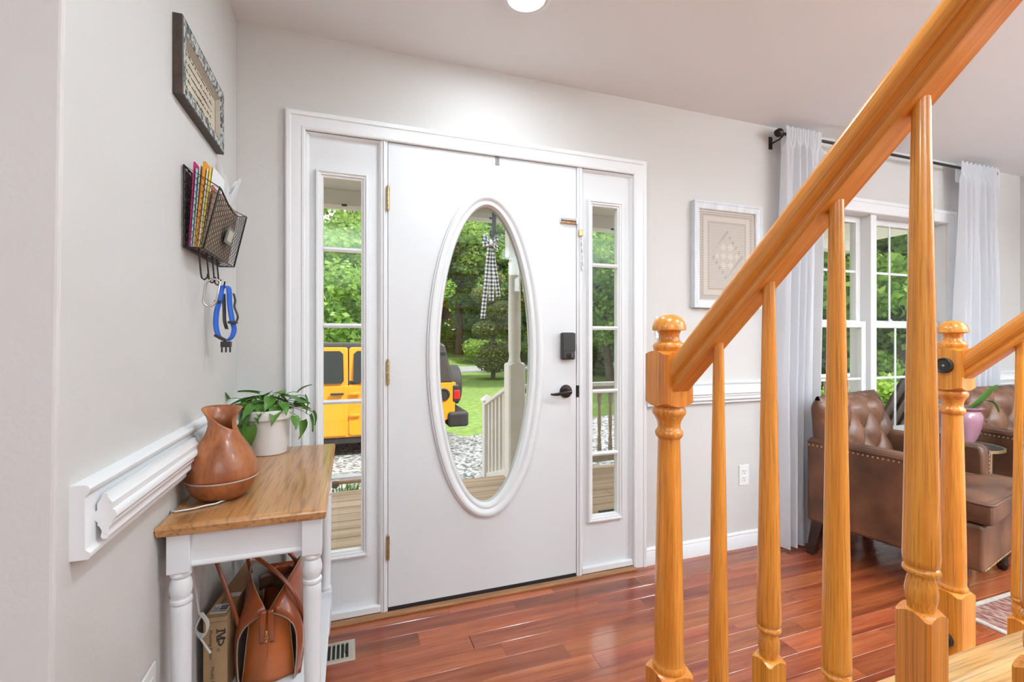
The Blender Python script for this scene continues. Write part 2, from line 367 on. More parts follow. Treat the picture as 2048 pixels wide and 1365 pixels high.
def tag(o, label=None, cat=None, group=None, kind=None):
    if label: o['label'] = label
    if cat: o['category'] = cat
    if group: o['group'] = group
    if kind: o['kind'] = kind
    return o
def world_loc(p):
    l = Vector(p.location)
    while p.parent: p = p.parent; l += Vector(p.location)
    return l
def put(name, mb, material, parent=None, smooth=None, bevel=0., local=False, solid=0., label=None, cat=None, group=None, kind=None, seg=2, sub=0):
    """one mesh object; geometry in world coordinates (or the parent's own, when local)"""
    if parent is not None: org = (0, 0, 0) if local else tuple(world_loc(parent))
    else:
        A = np.array(mb.v); org = (float((A[:, 0].min() + A[:, 0].max()) / 2), float((A[:, 1].min() + A[:, 1].max()) / 2), float(A[:, 2].min()))
    me = mb.mesh(name, org, smooth); me.materials.append(MATS[material])
    o = bpy.data.objects.new(name, me); COL.objects.link(o)
    if parent is not None: o.parent = parent
    else: o.location = org
    if solid: md = o.modifiers.new('thick', 'SOLIDIFY'); md.thickness = solid; md.offset = 0
    if bevel: md = o.modifiers.new('edge', 'BEVEL'); md.width = bevel; md.segments = seg; md.limit_method = 'ANGLE'; md.angle_limit = R(40)
    if sub: md = o.modifiers.new('sub', 'SUBSURF'); md.levels = sub; md.render_levels = sub
    return tag(o, label, cat, group, kind)
def thing(name, loc, label, cat, group=None, rz=0, kind=None):
    o = bpy.data.objects.new(name, None); COL.objects.link(o); o.location = loc; o.rotation_euler.z = rz; o.empty_display_size = .1
    return tag(o, label, cat, group, kind)
def copy_tree(o, parent=None):
    c = o.copy(); COL.objects.link(c); c.parent = parent
    for ch in o.children: copy_tree(ch, c)
    return c
def text_mb(body, size, xf, align='CENTER'):
    """letters as flat geometry; xf maps (u, v) to xyz"""
    cu = bpy.data.curves.new('t', 'FONT'); cu.body = body; cu.size = size; cu.align_x = align; cu.resolution_u = 3
    ob = bpy.data.objects.new('t', cu); me = bpy.data.meshes.new_from_object(ob)
    mb = MB().add([xf(v.co.x, v.co.y) for v in me.vertices], [tuple(p.vertices) for p in me.polygons])
    bpy.data.objects.remove(ob); bpy.data.curves.remove(cu); bpy.data.meshes.remove(me)
    return mb
def spline(P, n_=8):
    P = [Vector(p) for p in P]; Q = []
    for i in range(len(P) - 1):
        p0, p1, p2, p3 = P[max(0, i - 1)], P[i], P[i + 1], P[min(len(P) - 1, i + 2)]
        for k in range(n_):
            t = k / n_; Q.append(.5 * ((2 * p1) + (p2 - p0) * t + (2 * p0 - 5 * p1 + 4 * p2 - p3) * t * t + (3 * p1 - p0 - 3 * p2 + p3) * t ** 3))
    return Q + [P[-1]]
XZ = lambda u, v, p: (u, -p, v)                      # planar sweep on the front wall: protrusion towards the room

# ================================================================== THE ROOM
CEIL = 2.447; XR = 5.286; XL = -3.2; YB = -5.2; ROOF_T = .12
# floor slab with planks
b = MB(); b.box(XL, XR, -2.5, 0, -.03, -.0035)
floor = put('floor', b, 'dark_gap', kind='structure', label='reddish cherry plank floor of the foyer and sitting room', cat='floor')
b = MB(); b.box(XL, XR, YB, -2.5, -.03, 0); b.box(XL, -.12, -2.5, 0, -.0035, 0)
put('plank', b, 'cherry_floor', floor)
rnd = random.Random(3); pl_mesh = {}
PW = .0862; y = -.002; row = 0
while y > -2.49:
    x = 0.0 - rnd.random() * .5
    while x < XR:
        ln = rnd.choice((.35, .5, .65, .8, .95, 1.15)); x0, x1 = max(x, 0.0), min(x + ln, XR); x += ln
        if x1 - x0 < .08: continue
        key = round(x1 - x0, 2)
        if key not in pl_mesh:
            w, c = key / 2, .0011; h = PW / 2 - .0003
            mb = MB().add([(-w, -h, -.0035), (w, -h, -.0035), (w, h, -.0035), (-w, h, -.0035), (-w, -h, -c), (w, -h, -c), (w, h, -c), (-w, h, -c), (-w + c, -h + c, 0), (w - c, -h + c, 0), (w - c, h - c, 0), (-w + c, h - c, 0)],
                          [(0, 1, 5, 4), (1, 2, 6, 5), (2, 3, 7, 6), (3, 0, 4, 7), (4, 5, 9, 8), (5, 6, 10, 9), (6, 7, 11, 10), (7, 4, 8, 11), (8, 9, 10, 11)])
            me = mb.mesh('plank'); me.materials.append(MATS['cherry_floor']); pl_mesh[key] = me
        o = bpy.data.objects.new('plank', pl_mesh[key]); COL.objects.link(o); o.parent = floor
        o.location = Vector(((x0 + x1) / 2, y - PW / 2, 0)) - floor.location
    y -= PW; row += 1

# ceiling with a stairwell opening behind the camera
b = MB(); b.box(XL, XR + .12, -2.3, .15, CEIL, CEIL + .1); b.box(XL, 1.0, YB, -2.3, CEIL, CEIL + .1); b.box(2.42, XR + .12, YB, -2.3, CEIL, CEIL + .1)
b.box(.9, 1.0, YB, -2.3, CEIL + .1, 4.2); b.box(2.42, 2.52, YB, -2.3, CEIL + .1, 4.2); b.box(1.0, 2.42, -2.3, -2.2, CEIL + .1, 4.2); b.box(.9, 2.52, YB, -2.2, 4.2, 4.3)
put('ceiling', b, 'ceiling_paint', kind='structure', label='smooth white painted ceiling with a recessed light', cat='ceiling')
# front wall with openings for the door unit and the double window
b = MB(); DX0, DX1, DTOP = .238, 1.828, 2.075; WX0, WX1, WZ0, WZ1 = 2.935, 4.405, .535, 2.022
b.box(XL, DX0, 0, .15, -.03, CEIL); b.box(DX0, DX1, 0, .15, DTOP, CEIL); b.box(DX1, WX0, 0, .15, -.03, CEIL)
b.box(WX0, WX1, 0, .15, -.03, WZ0); b.box(WX0, WX1, 0, .15, WZ1, CEIL); b.box(WX1, XR + .12, 0, .15, -.03, CEIL); b.box(DX0, DX1, .02, .15, -.1, -.002)
put('wall_front', b, 'wall_paint', kind='structure', label='greige painted wall holding the entry door and the window', cat='wall')
# short wall beside the entry; its free end leans slightly
b = MB(); t = -1.155; q = -1.2225
b.hexa([(-.12, q, -.03), (0, q, -.03), (0, 0, -.03), (-.12, 0, -.03), (-.12, t, CEIL), (0, t, CEIL), (0, 0, CEIL), (-.12, 0, CEIL)])
put('wall_left', b, 'wall_paint', bevel=.006, seg=3, kind='structure', label='short greige wall with chair rail and mail basket', cat='wall')
b = MB(); b.box(XR, XR + .12, YB, 0, -.03, CEIL); put('wall_right', b, 'wall_paint', kind='structure', label='greige end wall of the sitting room', cat='wall')
b = MB(); b.box(XL, XR, YB - .12, YB, -.03, 4.2); put('wall_back', b, 'wall_paint', kind='structure', label='greige wall at the far end of the hall', cat='wall')
b = MB(); b.box(XL - .12, XL, YB, .15, -.03, CEIL); put('wall_side_room', b, 'wall_paint', kind='structure', label='greige outer wall of the side room', cat='wall')

# chair rails
cr_back = [(0, .838), (.024, .838), (.027, .842), (.027, .848), (.022, .852), (.020, .856), (.020, .938), (.023, .941), (.026, .945), (.027, .951), (.024, .956), (.018, .9575), (0, .9575)]
_h = [(.933, .004), (.927, .0055), (.919, .011), (.917, .013), (.906, .013), (.904, .017), (.899, .020), (.893, .020), (.888, .015), (.885, .012), (.881, .0125), (.878, .009), (.872, .0055), (.867, .0055), (.862, .007), (.857, .004)]
cr_mid = [(.033 + w * .8, z) for z, w in _h] + [(.033 - w * .8, z) for z, w in _h[::-1]]
def chair_rail(name, to3, a, b_, pieces, label):
    t0 = thing(name, to3(0, .838, (a + b_) / 2), label, 'chair rail', kind='structure')
    put('backboard', MB().extrude(cr_back, to3, a, b_), 'trim_white', t0, smooth=35)
    for p, q in pieces: put('moulding', MB().extrude(cr_mid, to3, p, q), 'trim_white', t0, smooth=35)
LW = lambda u, v, t: (u, t, v); FW = lambda u, v, t: (t, -u, v)
chair_rail('trim_1', LW, -1.160, 0, [(-1.128, -.655), (-.625, 0)], 'white moulded chair rail on the short wall by the console table')
chair_rail('trim_2', FW, 0.03, .176, [(.03, .176)], 'short piece of white chair rail behind the potted vine')
chair_rail('trim_3', FW, 1.893, 2.852, [(1.893, 2.852)], 'white chair rail between the door casing and the window')
chair_rail('trim_4', FW, 4.492, XR, [(4.492, XR)], 'white chair rail between window and room corner')
chair_rail('trim_5', lambda u, v, t: (XR - u, t, v), YB, -.03, [(YB, -.03)], 'white chair rail along the sitting room end wall')
bb = [(0, 0), (.014, 0), (.014, .068), (.011, .074), (.012, .08), (.008, .088), (0, .09)]
for nm, to3, a, b_, lb in (('baseboard_front', FW, 1.893, XR, 'white baseboard under the framed lace and window'), ('baseboard_left', LW, -1.2, 0, 'white baseboard behind the console table'),
                           ('baseboard_right', lambda u, v, t: (XR - u, t, v), YB, -.02, 'white baseboard along the sitting room end wall'), ('baseboard_corner', FW, 0.016, .176, 'short white baseboard beside the door casing')):
    put(nm, MB().extrude(bb, to3, a, b_), 'trim_white', smooth=30, kind='structure', label=lb, cat='baseboard')

# door casing, jambs, threshold
casing = [(0, 0), (0, .010), (.004, .013), (.012, .013), (.016, .010), (.022, .011), (.040, .014), (.052, .014), (.056, .018), (.068, .020), (.074, .016), (.074, 0)]
t0 = thing('trim_6', (1.03, 0, 0), 'white fluted casing and jambs framing the entry door and sidelights', 'door frame', kind='structure')
put('casing', MB().sweep([(.248, 0.0), (.248, 2.052), (1.818, 2.052), (1.818, 0.0)], casing, XZ), 'trim_white', t0, smooth=30)
b = MB(); b.box(.238, .250, .0, .15, 0, 2.075); put('jamb', b, 'trim_white', t0)
b = MB(); b.box(1.816, 1.828, .0, .15, 0, 2.075); put('jamb', b, 'trim_white', t0)
b = MB(); b.box(.25, 1.816, .0, .15, 2.056, 2.075); put('head_jamb', b, 'trim_white', t0)
for x0, x1 in ((.546, .576), (1.491, 1.521)):
    b = MB(); b.box(x0, x1, -.001, .15, 0, 2.056); put('mullion_post', b, 'trim_white', t0, bevel=.003)
    b = MB(); b.box(x0 + .012, x1 - .012, -.006, -.001, 0, 2.052); put('mullion_bead', b, 'trim_white', t0, bevel=.002)
b = MB(); b.box(.576, 1.491, .052, .07, .02, 2.056) if False else b.box(.576, .582, .052, .15, .0, 2.056); put('door_stop', b, 'trim_white', t0)
b = MB(); b.box(.25, 1.82, -.038, -.001, .0005, .010); put('trim_7', b, 'raw_wood', bevel=.002, kind='structure', label='worn raw wood strip across the foot of the doorway', cat='threshold')
b = MB(); b.box(.25, 1.816, .0, .2, -.03, .012); put('trim_8', b, 'sill_metal', kind='structure', label='dark metal sill under the entry door', cat='door sill')

# sidelights
def sidelight(name, x0, x1, fx0, fx1, label):
    t0 = thing(name, ((x0 + x1) / 2, .02, 0), label, 'window', kind='structure')
    fz0, fz1 = .262, 1.902; gx0, gx1, gz0, gz1 = fx0 + .03, fx1 - .03, fz0 + .03, fz1 - .03
    b = MB()                                              # slab with the light cut out
    b.box(x0, fx0 + .02, .018, .06, .012, 2.056); b.box(fx1 - .02, x1, .018, .06, .012, 2.056); b.box(fx0 + .02, fx1 - .02, .018, .06, .012, fz0 + .02); b.box(fx0 + .02, fx1 - .02, .018, .06, fz1 - .02, 2.056)
    put('panel', b, 'door_white', t0)
    lm = [(0, -.038), (0, -.012), (.006, -.010), (.010, -.004), (.016, -.003), (.020, .002), (.027, .001), (.030, -.006), (.030, -.018), (.012, -.018), (.012, -.038)]
    put('light_frame', MB().sweep([(gx0, gz0), (gx0, gz1), (gx1, gz1), (gx1, gz0)], lm, XZ, closed=True), 'trim_white', t0, smooth=30)
    st = [(0, -.018), (-.012, -.018), (-.009, -.010), (-.003, -.003), (0, -.002)]
    put('stop_bead', MB().sweep([(x0, .03), (x0, 2.05), (x1, 2.05), (x1, .03)], st, XZ), 'trim_white', t0, smooth=30)
    b = MB(); b.box(x0, x1, -.003, .018, .011, .042); put('bottom_rail', b, 'trim_white', t0, bevel=.004)
    zs = [gz0, .607, .927, 1.250, 1.571, gz1]
    for z in zs[1:-1]:
        b = MB(); b.extrude([(-.0075, .02), (-.0095, .012), (0, .007), (.0095, .012), (.0075, .02), (.0075, .034), (-.0075, .034)], lambda u, v, t: (t, v, z + u), gx0, gx1); put('muntin', b, 'trim_white', t0)
    for i in range(5):
        b = MB(); b.box(gx0 - .004, gx1 + .004, .028, .031, zs[i] + (0.0075 if i else -.004), zs[i + 1] - (.0075 if i < 4 else -.004)); put('pane', b, 'pane_glass', t0)
sidelight('window_1', .250, .546, .286, .497, 'five-pane sidelight beside the door hinges, behind the console table')
sidelight('window_2', 1.521, 1.816, 1.556, 1.762, 'five-pane sidelight beside the door lever')

# entry door
door = thing('door_1', (1.034, .004, .02), 'white entry door with a tall oval window and bow hanging outside', 'door', kind='structure')
ECX, ECZ, EA, EB = 1.027, 1.119, .255, .730
def oval(a, b_, n=96): return [(ECX + a * math.sin(2 * math.pi * k / n), ECZ + b_ * math.cos(2 * math.pi * k / n)) for k in range(n)]   # clockwise
def slab():
    mb = MB(); x0, x1, z0, z1 = .5785, 1.4885, .024, 2.0515; n = 96; inn = oval(EA, EB, n); out = []
    for k in range(n):
        a = 2 * math.pi * k / n; dx, dz = EA * math.sin(a), EB * math.cos(a)
        ts = []
        if dx > 1e-9: ts.append((x1 - ECX) / dx)
        if dx < -1e-9: ts.append((x0 - ECX) / dx)
        if dz > 1e-9: ts.append((z1 - ECZ) / dz)
        if dz < -1e-9: ts.append((z0 - ECZ) / dz)
        t = min(ts); out.append((ECX + dx * t, ECZ + dz * t))
    for cxn, czn in ((x0, z0), (x0, z1), (x1, z0), (x1, z1)):      # snap nearest to the corners
        k = min(range(n), key=lambda i: (out[i][0] - cxn) ** 2 + (out[i][1] - czn) ** 2); out[k] = (cxn, czn)
    vs = []
    for yy in (.004, .048): vs += [(x, yy, z) for x, z in inn] + [(x, yy, z) for x, z in out]
    fs = []
    for k in range(n):
        j = (k + 1) % n; I, O, I2, O2 = 0, n, 2 * n, 3 * n
        fs += [(I + k, I + j, O + j, O + k), (I2 + k, O2 + k, O2 + j, I2 + j), (I + k, I2 + k, I2 + j, I + j), (O + k, O + j, O2 + j, O2 + k)]
    return mb.add(vs, fs)
put('slab', slab(), 'door_white', door, smooth=30)
om = [(-.033, -.026), (-.033, -.004), (-.028, .004), (-.020, .006), (-.014, .002), (-.010, .002), (-.004, .012), (.008, .017), (.018, .014), (.022, .006), (.026, .006), (.029, .000), (.029, -.006), (.0, -.006), (0, -.026)]
put('oval_moulding', MB().sweep(oval(EA, EB), om, XZ, closed=True), 'trim_white', door, smooth=40)
put('oval_moulding', MB().sweep(oval(EA, EB), [(o, -.052 - p - .004) for o, p in om if p > -.01] + [(.02, -.046), (-.02, -.046)], XZ, closed=True), 'trim_white', door, smooth=40)
n = 96; g = oval(EA - .022, EB - .022); put('oval_pane', MB().add([(x, .026, z) for x, z in g] + [(x, .029, z) for x, z in g], [tuple(range(n)), tuple(range(n, 2 * n))[::-1]] + [(k, (k + 1) % n, n + (k + 1) % n, n + k) for k in range(n)]), 'pane_glass', door)
for z in (1.803, 1.049, .289):
    b = MB(); pr = []
    for k in range(5):
        z0 = z - .05 + k * .02; pr += [(.0055, z0 + .0008), (.0072, z0 + .0018), (.0072, z0 + .0182), (.0055, z0 + .0192)]
    b.lathe(pr, (.5765, -.0075, 0), 12); h = put('hinge', b, 'aged_brass', door, smooth=40, label='aged brass hinge')
    b = MB(); b.ball((.5765, -.0075, z + .052), .0055, 10, 6); b.ball((.5765, -.0075, z - .052), .0055, 10, 6); put('pin_tip', b, 'aged_brass', h, smooth=60)
# keypad lock
b = MB(); b.box(1.400, 1.470, -.030, .004, 1.092, 1.226); kp = put('deadbolt_case', b, 'black_plastic', door, bevel=.009, seg=4, label='black electronic deadbolt case')
b = MB(); b.box(1.402, 1.468, -.0325, -.030, 1.135, 1.222); put('cover', b, 'black_plastic', kp, bevel=.002)
b = MB(); b.lathe([(.016, 0), (.016, .006), (.012, .008)], (1.440, -.030, 1.113), 20, axis=(0, -1, 0)); b.box(1.4365, 1.4435, -.046, -.034, 1.100, 1.126); put('thumb_turn', b, 'black_plastic', kp, smooth=40)
# lever
b = MB(); b.lathe([(.033, 0), (.033, .005), (.028, .011), (.014, .013), (.012, .02), (.012, .045)], (1.432, .004, .934), 28, axis=(0, -1, 0))
lv = put('lever_rose', b, 'bronze_metal', door, smooth=40, label='dark bronze lever handle')
b = MB(); b.tube([(1.436, -.046, .936), (1.420, -.050, .936), (1.395, -.052, .932), (1.365, -.051, .928), (1.345, -.047, .927), (1.330, -.041, .928)], [.012, .0115, .009, .0075, .0065, .004], 12, flat=.75); put('lever_arm', b, 'bronze_metal', lv, smooth=60)
b = MB(); b.box(1.4905, 1.5025, -.0035, .02, .903, .962); put('strike_plate', b, 'bronze_metal', t0, bevel=.001)
# chain slide on the door
b = MB(); b.box(1.400, 1.486, -.002, .004, 1.764, 1.792); cs = put('chain_slide', b, 'chrome', door, bevel=.002, label='worn chrome chain slide')
b = MB(); b.tube([(1.404, -.008, 1.784), (1.484, -.008, 1.784)], .006, 10); put('slide_rail', b, 'chrome', cs, smooth=50)
b = MB(); b.tube([(1.404, -.007, 1.770), (1.484, -.007, 1.770)], .0045, 10); put('slide_rail', b, 'aged_brass', cs, smooth=50)
b = MB(); b.box(1.480, 1.488, -.018, .004, 1.762, 1.794); put('slide_stop', b, 'chrome', cs, bevel=.002)
b = MB(); b.box(.5785, 1.4885, .002, .046, .0125, .0235); put('door_sweep', b, 'sill_metal', door)

# chain on the frame
t0 = thing('door_chain', (1.507, -.006, 1.545), 'small metal safety chain hanging from the post beside the door', 'door chain')
b = MB(); b.box(1.496, 1.518, -.016, -.006, 1.705, 1.738); put('chain_plate', b, 'aged_brass', t0, bevel=.003)
for k in range(9):
    z = 1.700 - k * .0165; b = MB(); pts = []
    for i in range(12):
        a = 2 * math.pi * i / 12; c_, s_ = .0048 * math.cos(a), .0115 * math.sin(a)
        pts.append((1.509 + (c_ if k % 2 else 0) + .0006 * k, -.014 + (0 if k % 2 else c_), z + s_))
    b.tube(pts, .0016, 6, closed=True); put('chain_link', b, 'chrome', t0, smooth=60)
b = MB(); b.bar((1.513, -.013, 1.562), (1.518, -.012, 1.535), .008, .006); put('chain_end', b, 'chrome', t0, bevel=.001)

# double window
w3 = thing('window_3', (3.67, 0, .5), 'white double window with two hung sashes behind sheer curtains', 'window', kind='structure')
put('casing', MB().sweep([(WX0 + .008, .545), (WX0 + .008, 2.012), (WX1 - .008, 2.012), (WX1 - .008, .545)], [(o * 1.15, p) for o, p in casing], XZ), 'trim_white', w3, smooth=30)
b = MB(); b.box(2.86, 4.48, -.032, .06, .520, .545); put('stool', b, 'trim_white', w3, bevel=.005)
b = MB(); b.box(2.89, 4.45, -.014, 0, .45, .520); put('apron', b, 'trim_white', w3, bevel=.003)
b = MB(); b.box(WX0, WX0 + .012, 0, .15, WZ0, WZ1); b.box(WX1 - .012, WX1, 0, .15, WZ0, WZ1); b.box(WX0, WX1, 0, .15, WZ1 - .012, WZ1); put('jamb_liner', b, 'window_white', w3)
b = MB(); b.box(3.642, 3.698, .012, .15, WZ0, WZ1); put('mullion', b, 'window_white', w3, bevel=.003)
b = MB(); b.box(WX0, WX1, .06, .2, .50, .545); put('outer_sill', b, 'window_white', w3)
def sash(x0, x1, z0, z1, y0, name):
    b = MB(); s = .042; y1 = y0 + .032
    b.box(x0, x0 + s, y0, y1, z0, z1); b.box(x1 - s, x1, y0, y1, z0, z1); b.box(x0 + s, x1 - s, y0, y1, z0, z0 + s + .008); b.box(x0 + s, x1 - s, y0, y1, z1 - s, z1)
    f = put(name, b, 'window_white', w3, bevel=.003)
    gx0, gx1, gz0, gz1 = x0 + s, x1 - s, z0 + s + .008, z1 - s
    b = MB(); b.box(gx0, gx1, y0 + .014, y0 + .017, gz0, gz1); put('pane', b, 'pane_glass', f)
    for k in (1, 2):
        xx = gx0 + (gx1 - gx0) * k / 3; b = MB(); b.box(xx - .008, xx + .008, y0 + .006, y0 + .012, gz0, gz1); put('muntin', b, 'window_white', f, bevel=.001)
    zz = (gz0 + gz1) / 2; b = MB(); b.box(gx0, gx1, y0 + .0055, y0 + .0125, zz - .008, zz + .008); put('muntin', b, 'window_white', f, bevel=.001)
    return f
for x0, x1 in ((WX0 + .02, 3.642), (3.698, WX1 - .02)):
    sash(x0, x1, 1.27, WZ1 - .012, .078, 'upper_sash'); f = sash(x0, x1, .548, 1.312, .042, 'lower_sash')
    for k in (.3, .7):
        xx = x0 + (x1 - x0) * k; b = MB(); b.box(xx - .022, xx + .022, .05, .07, 1.312, 1.320); b.lathe([(.010, 0), (.010, .010), (.006, .013)], (xx, .06, 1.318), 12); put('sash_lock', b, 'window_white', f, bevel=.001)

# recessed lights over door and lower treads, plus unseen fill lamps added around the rooms
def downlight(x, y, w, label, z=None):
    z = z or CEIL
    t0 = thing('recessed_light', (x, y, z), label, 'ceiling light')
    put('trim_ring', MB().lathe([(.066, -.002), (.070, -.010), (.080, -.012), (.092, -.006), (.093, -.001), (.093, .0)], (x, y, z), 48), 'trim_white', t0, smooth=50)
    put('lens', MB().lathe([(.0001, -.0065), (.045, -.0065), (.064, -.005), (.066, -.003)], (x, y, z), 48, cap=False), 'lens_white', t0, smooth=60)
    ld = bpy.data.lights.new('recessed_lamp', 'AREA'); ld.shape = 'DISK'; ld.size = .13; ld.energy = w; ld.color = LAMP_C; lo = bpy.data.objects.new('recessed_lamp', ld); COL.objects.link(lo)
    lo.parent = t0; lo.location = (0, 0, -.015)
downlight(1.03, -.50, LAMP_W['foyer'], 'round recessed ceiling light above the entry door')
downlight(.95, -1.5, LAMP_W['hall'], 'added unseen recessed fill light over the foyer beside the newel post')  # unseen lamp added to brighten the short wall and handrail
downlight(-1.4, -2.6, LAMP_W['left_room'], 'added unseen recessed fill light over the side room')  # unseen lamp added to lift the balusters from the side room
downlight(3.5, -1.75, LAMP_W['living'], 'added unseen recessed fill light over the sitting room rug')  # unseen lamp added to throw light across towards the short wall
downlight(4.6, -3.3, LAMP_W['living'], 'added unseen recessed fill light deep in the sitting room')  # unseen lamp added as general fill for the sitting room
downlight(1.95, -1.92, LAMP_W['step'], 'round recessed ceiling light above the lower stair treads')
downlight(1.7, -3.6, LAMP_W['stair'], 'added unseen recessed fill light above the stairwell', 4.2)  # unseen lamp added to fill from the stairwell

def fill_uplight(x, y, w, label):  # unseen uplights added to bounce fill off the ceiling
    t0 = thing('fill_lamp', (x, y, 0), label, 'floor lamp')
    put('base', MB().lathe([(.14, 0), (.14, .015), (.03, .03), (.012, .04)], (x, y, 0), 32), 'bronze_metal', t0, smooth=40)
    put('pole', MB().lathe([(.012, .03), (.012, 1.70)], (x, y, 0), 16), 'bronze_metal', t0, smooth=40)
    put('bowl', MB().lathe([(.02, 1.68), (.08, 1.70), (.14, 1.75), (.17, 1.82), (.165, 1.82), (.135, 1.755), (.075, 1.71), (.01, 1.70)], (x, y, 0), 36), 'pot_white', t0, smooth=50)
    ld = bpy.data.lights.new('fill_bulb', 'AREA'); ld.shape = 'DISK'; ld.size = .22; ld.energy = w; ld.color = LAMP_C
    lo = bpy.data.objects.new('fill_bulb', ld); COL.objects.link(lo); lo.parent = t0; lo.location = (0, 0, 1.80); lo.rotation_euler = (math.pi, 0, 0)
fill_uplight(.35, -4.2, 62, 'added unseen fill uplight at the far end of the hall')
fill_uplight(4.3, -3.3, 190, 'added unseen fill uplight beyond the sitting room rug')
fill_uplight(3.0, -4.7, 150, 'added unseen fill uplight deep in the sitting room')

# ================================================================== STAIRCASE
XA, XB = 1.149, 2.235
stair = thing('staircase', ((XA + XB) / 2, -1.15, 0), 'oak staircase with turned balusters and round topped newel posts', 'staircase')
NOSE = [-1.168, -1.362] + [-1.602 - .24 * k for k in range(9)]; TZ = [.205, .42] + [.64 + .22 * k for k in range(9)]
for i in range(len(NOSE)):
    y0 = NOSE[i]; y1 = (NOSE[i + 1] if i + 1 < len(NOSE) else NOSE[i] - .24) - .03; z = TZ[i]; b = MB()
    b.extrude([(y0, z - .014), (y0 - .003, z - .004), (y0 - .012, z), (y1, z), (y1, z - .026), (y0 - .012, z - .026), (y0 - .003, z - .022)], lambda u, v, t: (t, u, v), XA - .075, XB + .075)
    put('tread', b, 'oak_tread', stair, smooth=40)
    b = MB(); b.box(XA - .04, XB + .04, y0 - .05, y0 - .028, (TZ[i - 1] if i else .0), z - .026); put('riser', b, 'trim_white', stair)
for xs in (XA, XB):
    b = MB(); pts = []
    for i in range(len(NOSE)):
        y0 = NOSE[i] - .028; zb = max(0, TZ[i] - .9); y1 = (NOSE[i + 1] if i + 1 < len(NOSE) else NOSE[i] - .24) - .028
        b.box(xs - .035, xs + .035, y1, y0, max(0., TZ[i] - 1.0) if i > 5 else 0., TZ[i] - .026)
    put('stringer', b, 'trim_white', stair)
def rail_under(yy): return 1.174 + .908 * (-1.307 - yy)
def rounded(h, c=.010, n=5): return h
def turned_square(mb, x, y, h, z0, z1, rz0, rz1, cap=.012):
    """square block whose ends are turned down in an arc to a circle"""
    N = 32; rings = []
    def sq(k):
        a = 2 * math.pi * (k + .5) / N; c, s_ = math.cos(a), math.sin(a); m = h / max(abs(c), abs(s_)); return c * m, s_ * m, m
    def ring(f): 
        out = []
        for k in range(N):
            px, py, m = sq(k); out.append((px, py, f(m)))
        return out
    drop = lambda m: max(0, (m - h) / (h * .414)) * cap
    vs = [(x, y, z0)]; 
    def addring(sc, zf):
        i0 = len(vs)
        for k in range(N):
            px, py, m = sq(k); r = sc(m); vs.append((x + px / m * r, y + py / m * r, zf(m)))
        return i0
    r = [addring(lambda m: min(m, rz0) if rz0 else m, lambda m: z0), addring(lambda m: m, lambda m: z0 + drop(m) if rz0 else z0), addring(lambda m: m, lambda m: z1 - drop(m)), addring(lambda m: min(m, rz1), lambda m: z1)]
    fs = []
    for a, c in zip(r[:-1], r[1:]):
        for k in range(N): j = (k + 1) % N; fs.append((a + k, a + j, c + j, c + k))
    fs.append(tuple(r[0] + k for k in range(N))[::-1]); fs.append(tuple(r[-1] + k for k in range(N)))
    mb.add(vs[:0] + vs, fs)
def newel(x, y):
    b = MB(); turned_square(b, x, y, .0422, .0, .398, 0, .040, .014)
    p = put('newel_post', b, 'oak_vertical', stair, smooth=40)
    col = [(.036, .396), (.0385, .400), (.0385, .408), (.0355, .413), (.0345, .4155), (.0345, .43), (.0335, .55), (.031, .70), (.0275, .88), (.0258, .948), (.026, .953), (.030, .956), (.0325, .962), (.0325, .968), (.029, .974), (.0265, .978), (.0262, .985), (.0285, .995), (.034, 1.006), (.0385, 1.012), (.0395, 1.018), (.0385, 1.024), (.035, 1.028), (.034, 1.034)]
    put('turned_shaft', MB().lathe(col, (x, y, 0), 32), 'oak_vertical', p, smooth=50)
    b = MB(); turned_square(b, x, y, .0422, 1.032, 1.164, .040, .034, .012); put('rail_block', b, 'oak_vertical', p, smooth=40)
    fin = [(.034, 1.162), (.0355, 1.166), (.037, 1.171), (.037, 1.177), (.034, 1.182), (.028, 1.185), (.0245, 1.191), (.0235, 1.198), (.0245, 1.205), (.028, 1.211), (.037, 1.2125), (.0395, 1.2135), (.0392, 1.222), (.036, 1.232), (.030, 1.241), (.021, 1.2475), (.011, 1.2505), (.0003, 1.2515)]
    put('finial', MB().lathe(fin, (x, y, 0), 36), 'oak_vertical', p, smooth=50)
newel(XA, -1.149); newel(XB, -1.149)
rp = [(-.021, 0), (-.023, .003), (-.023, .013), (-.020, .016), (-.020, .019), (-.027, .023), (-.0295, .028), (-.031, .038), (-.0305, .047), (-.027, .055), (-.019, .0605), (-.008, .063), (0, .0634)]
rp = rp + [(-u, v) for u, v in rp[-2::-1]]
SL = math.atan(.908)
for xs in (XA, XB):
    y0, y1 = -1.1905, -3.05
    # profile stands square to the slope; the low end is cut plumb against the newel
    to3 = lambda u, v, t: (xs + u, t - v * math.sin(SL) * 0 , rail_under(t) + v / math.cos(SL))
    put('handrail', MB().extrude(rp, to3, y0, y1), 'oak_along_y', stair, smooth=35)
by = [-1.309, -1.433, -1.559, -1.675] + [-1.675 - .12 * k for k in range(1, 10)]
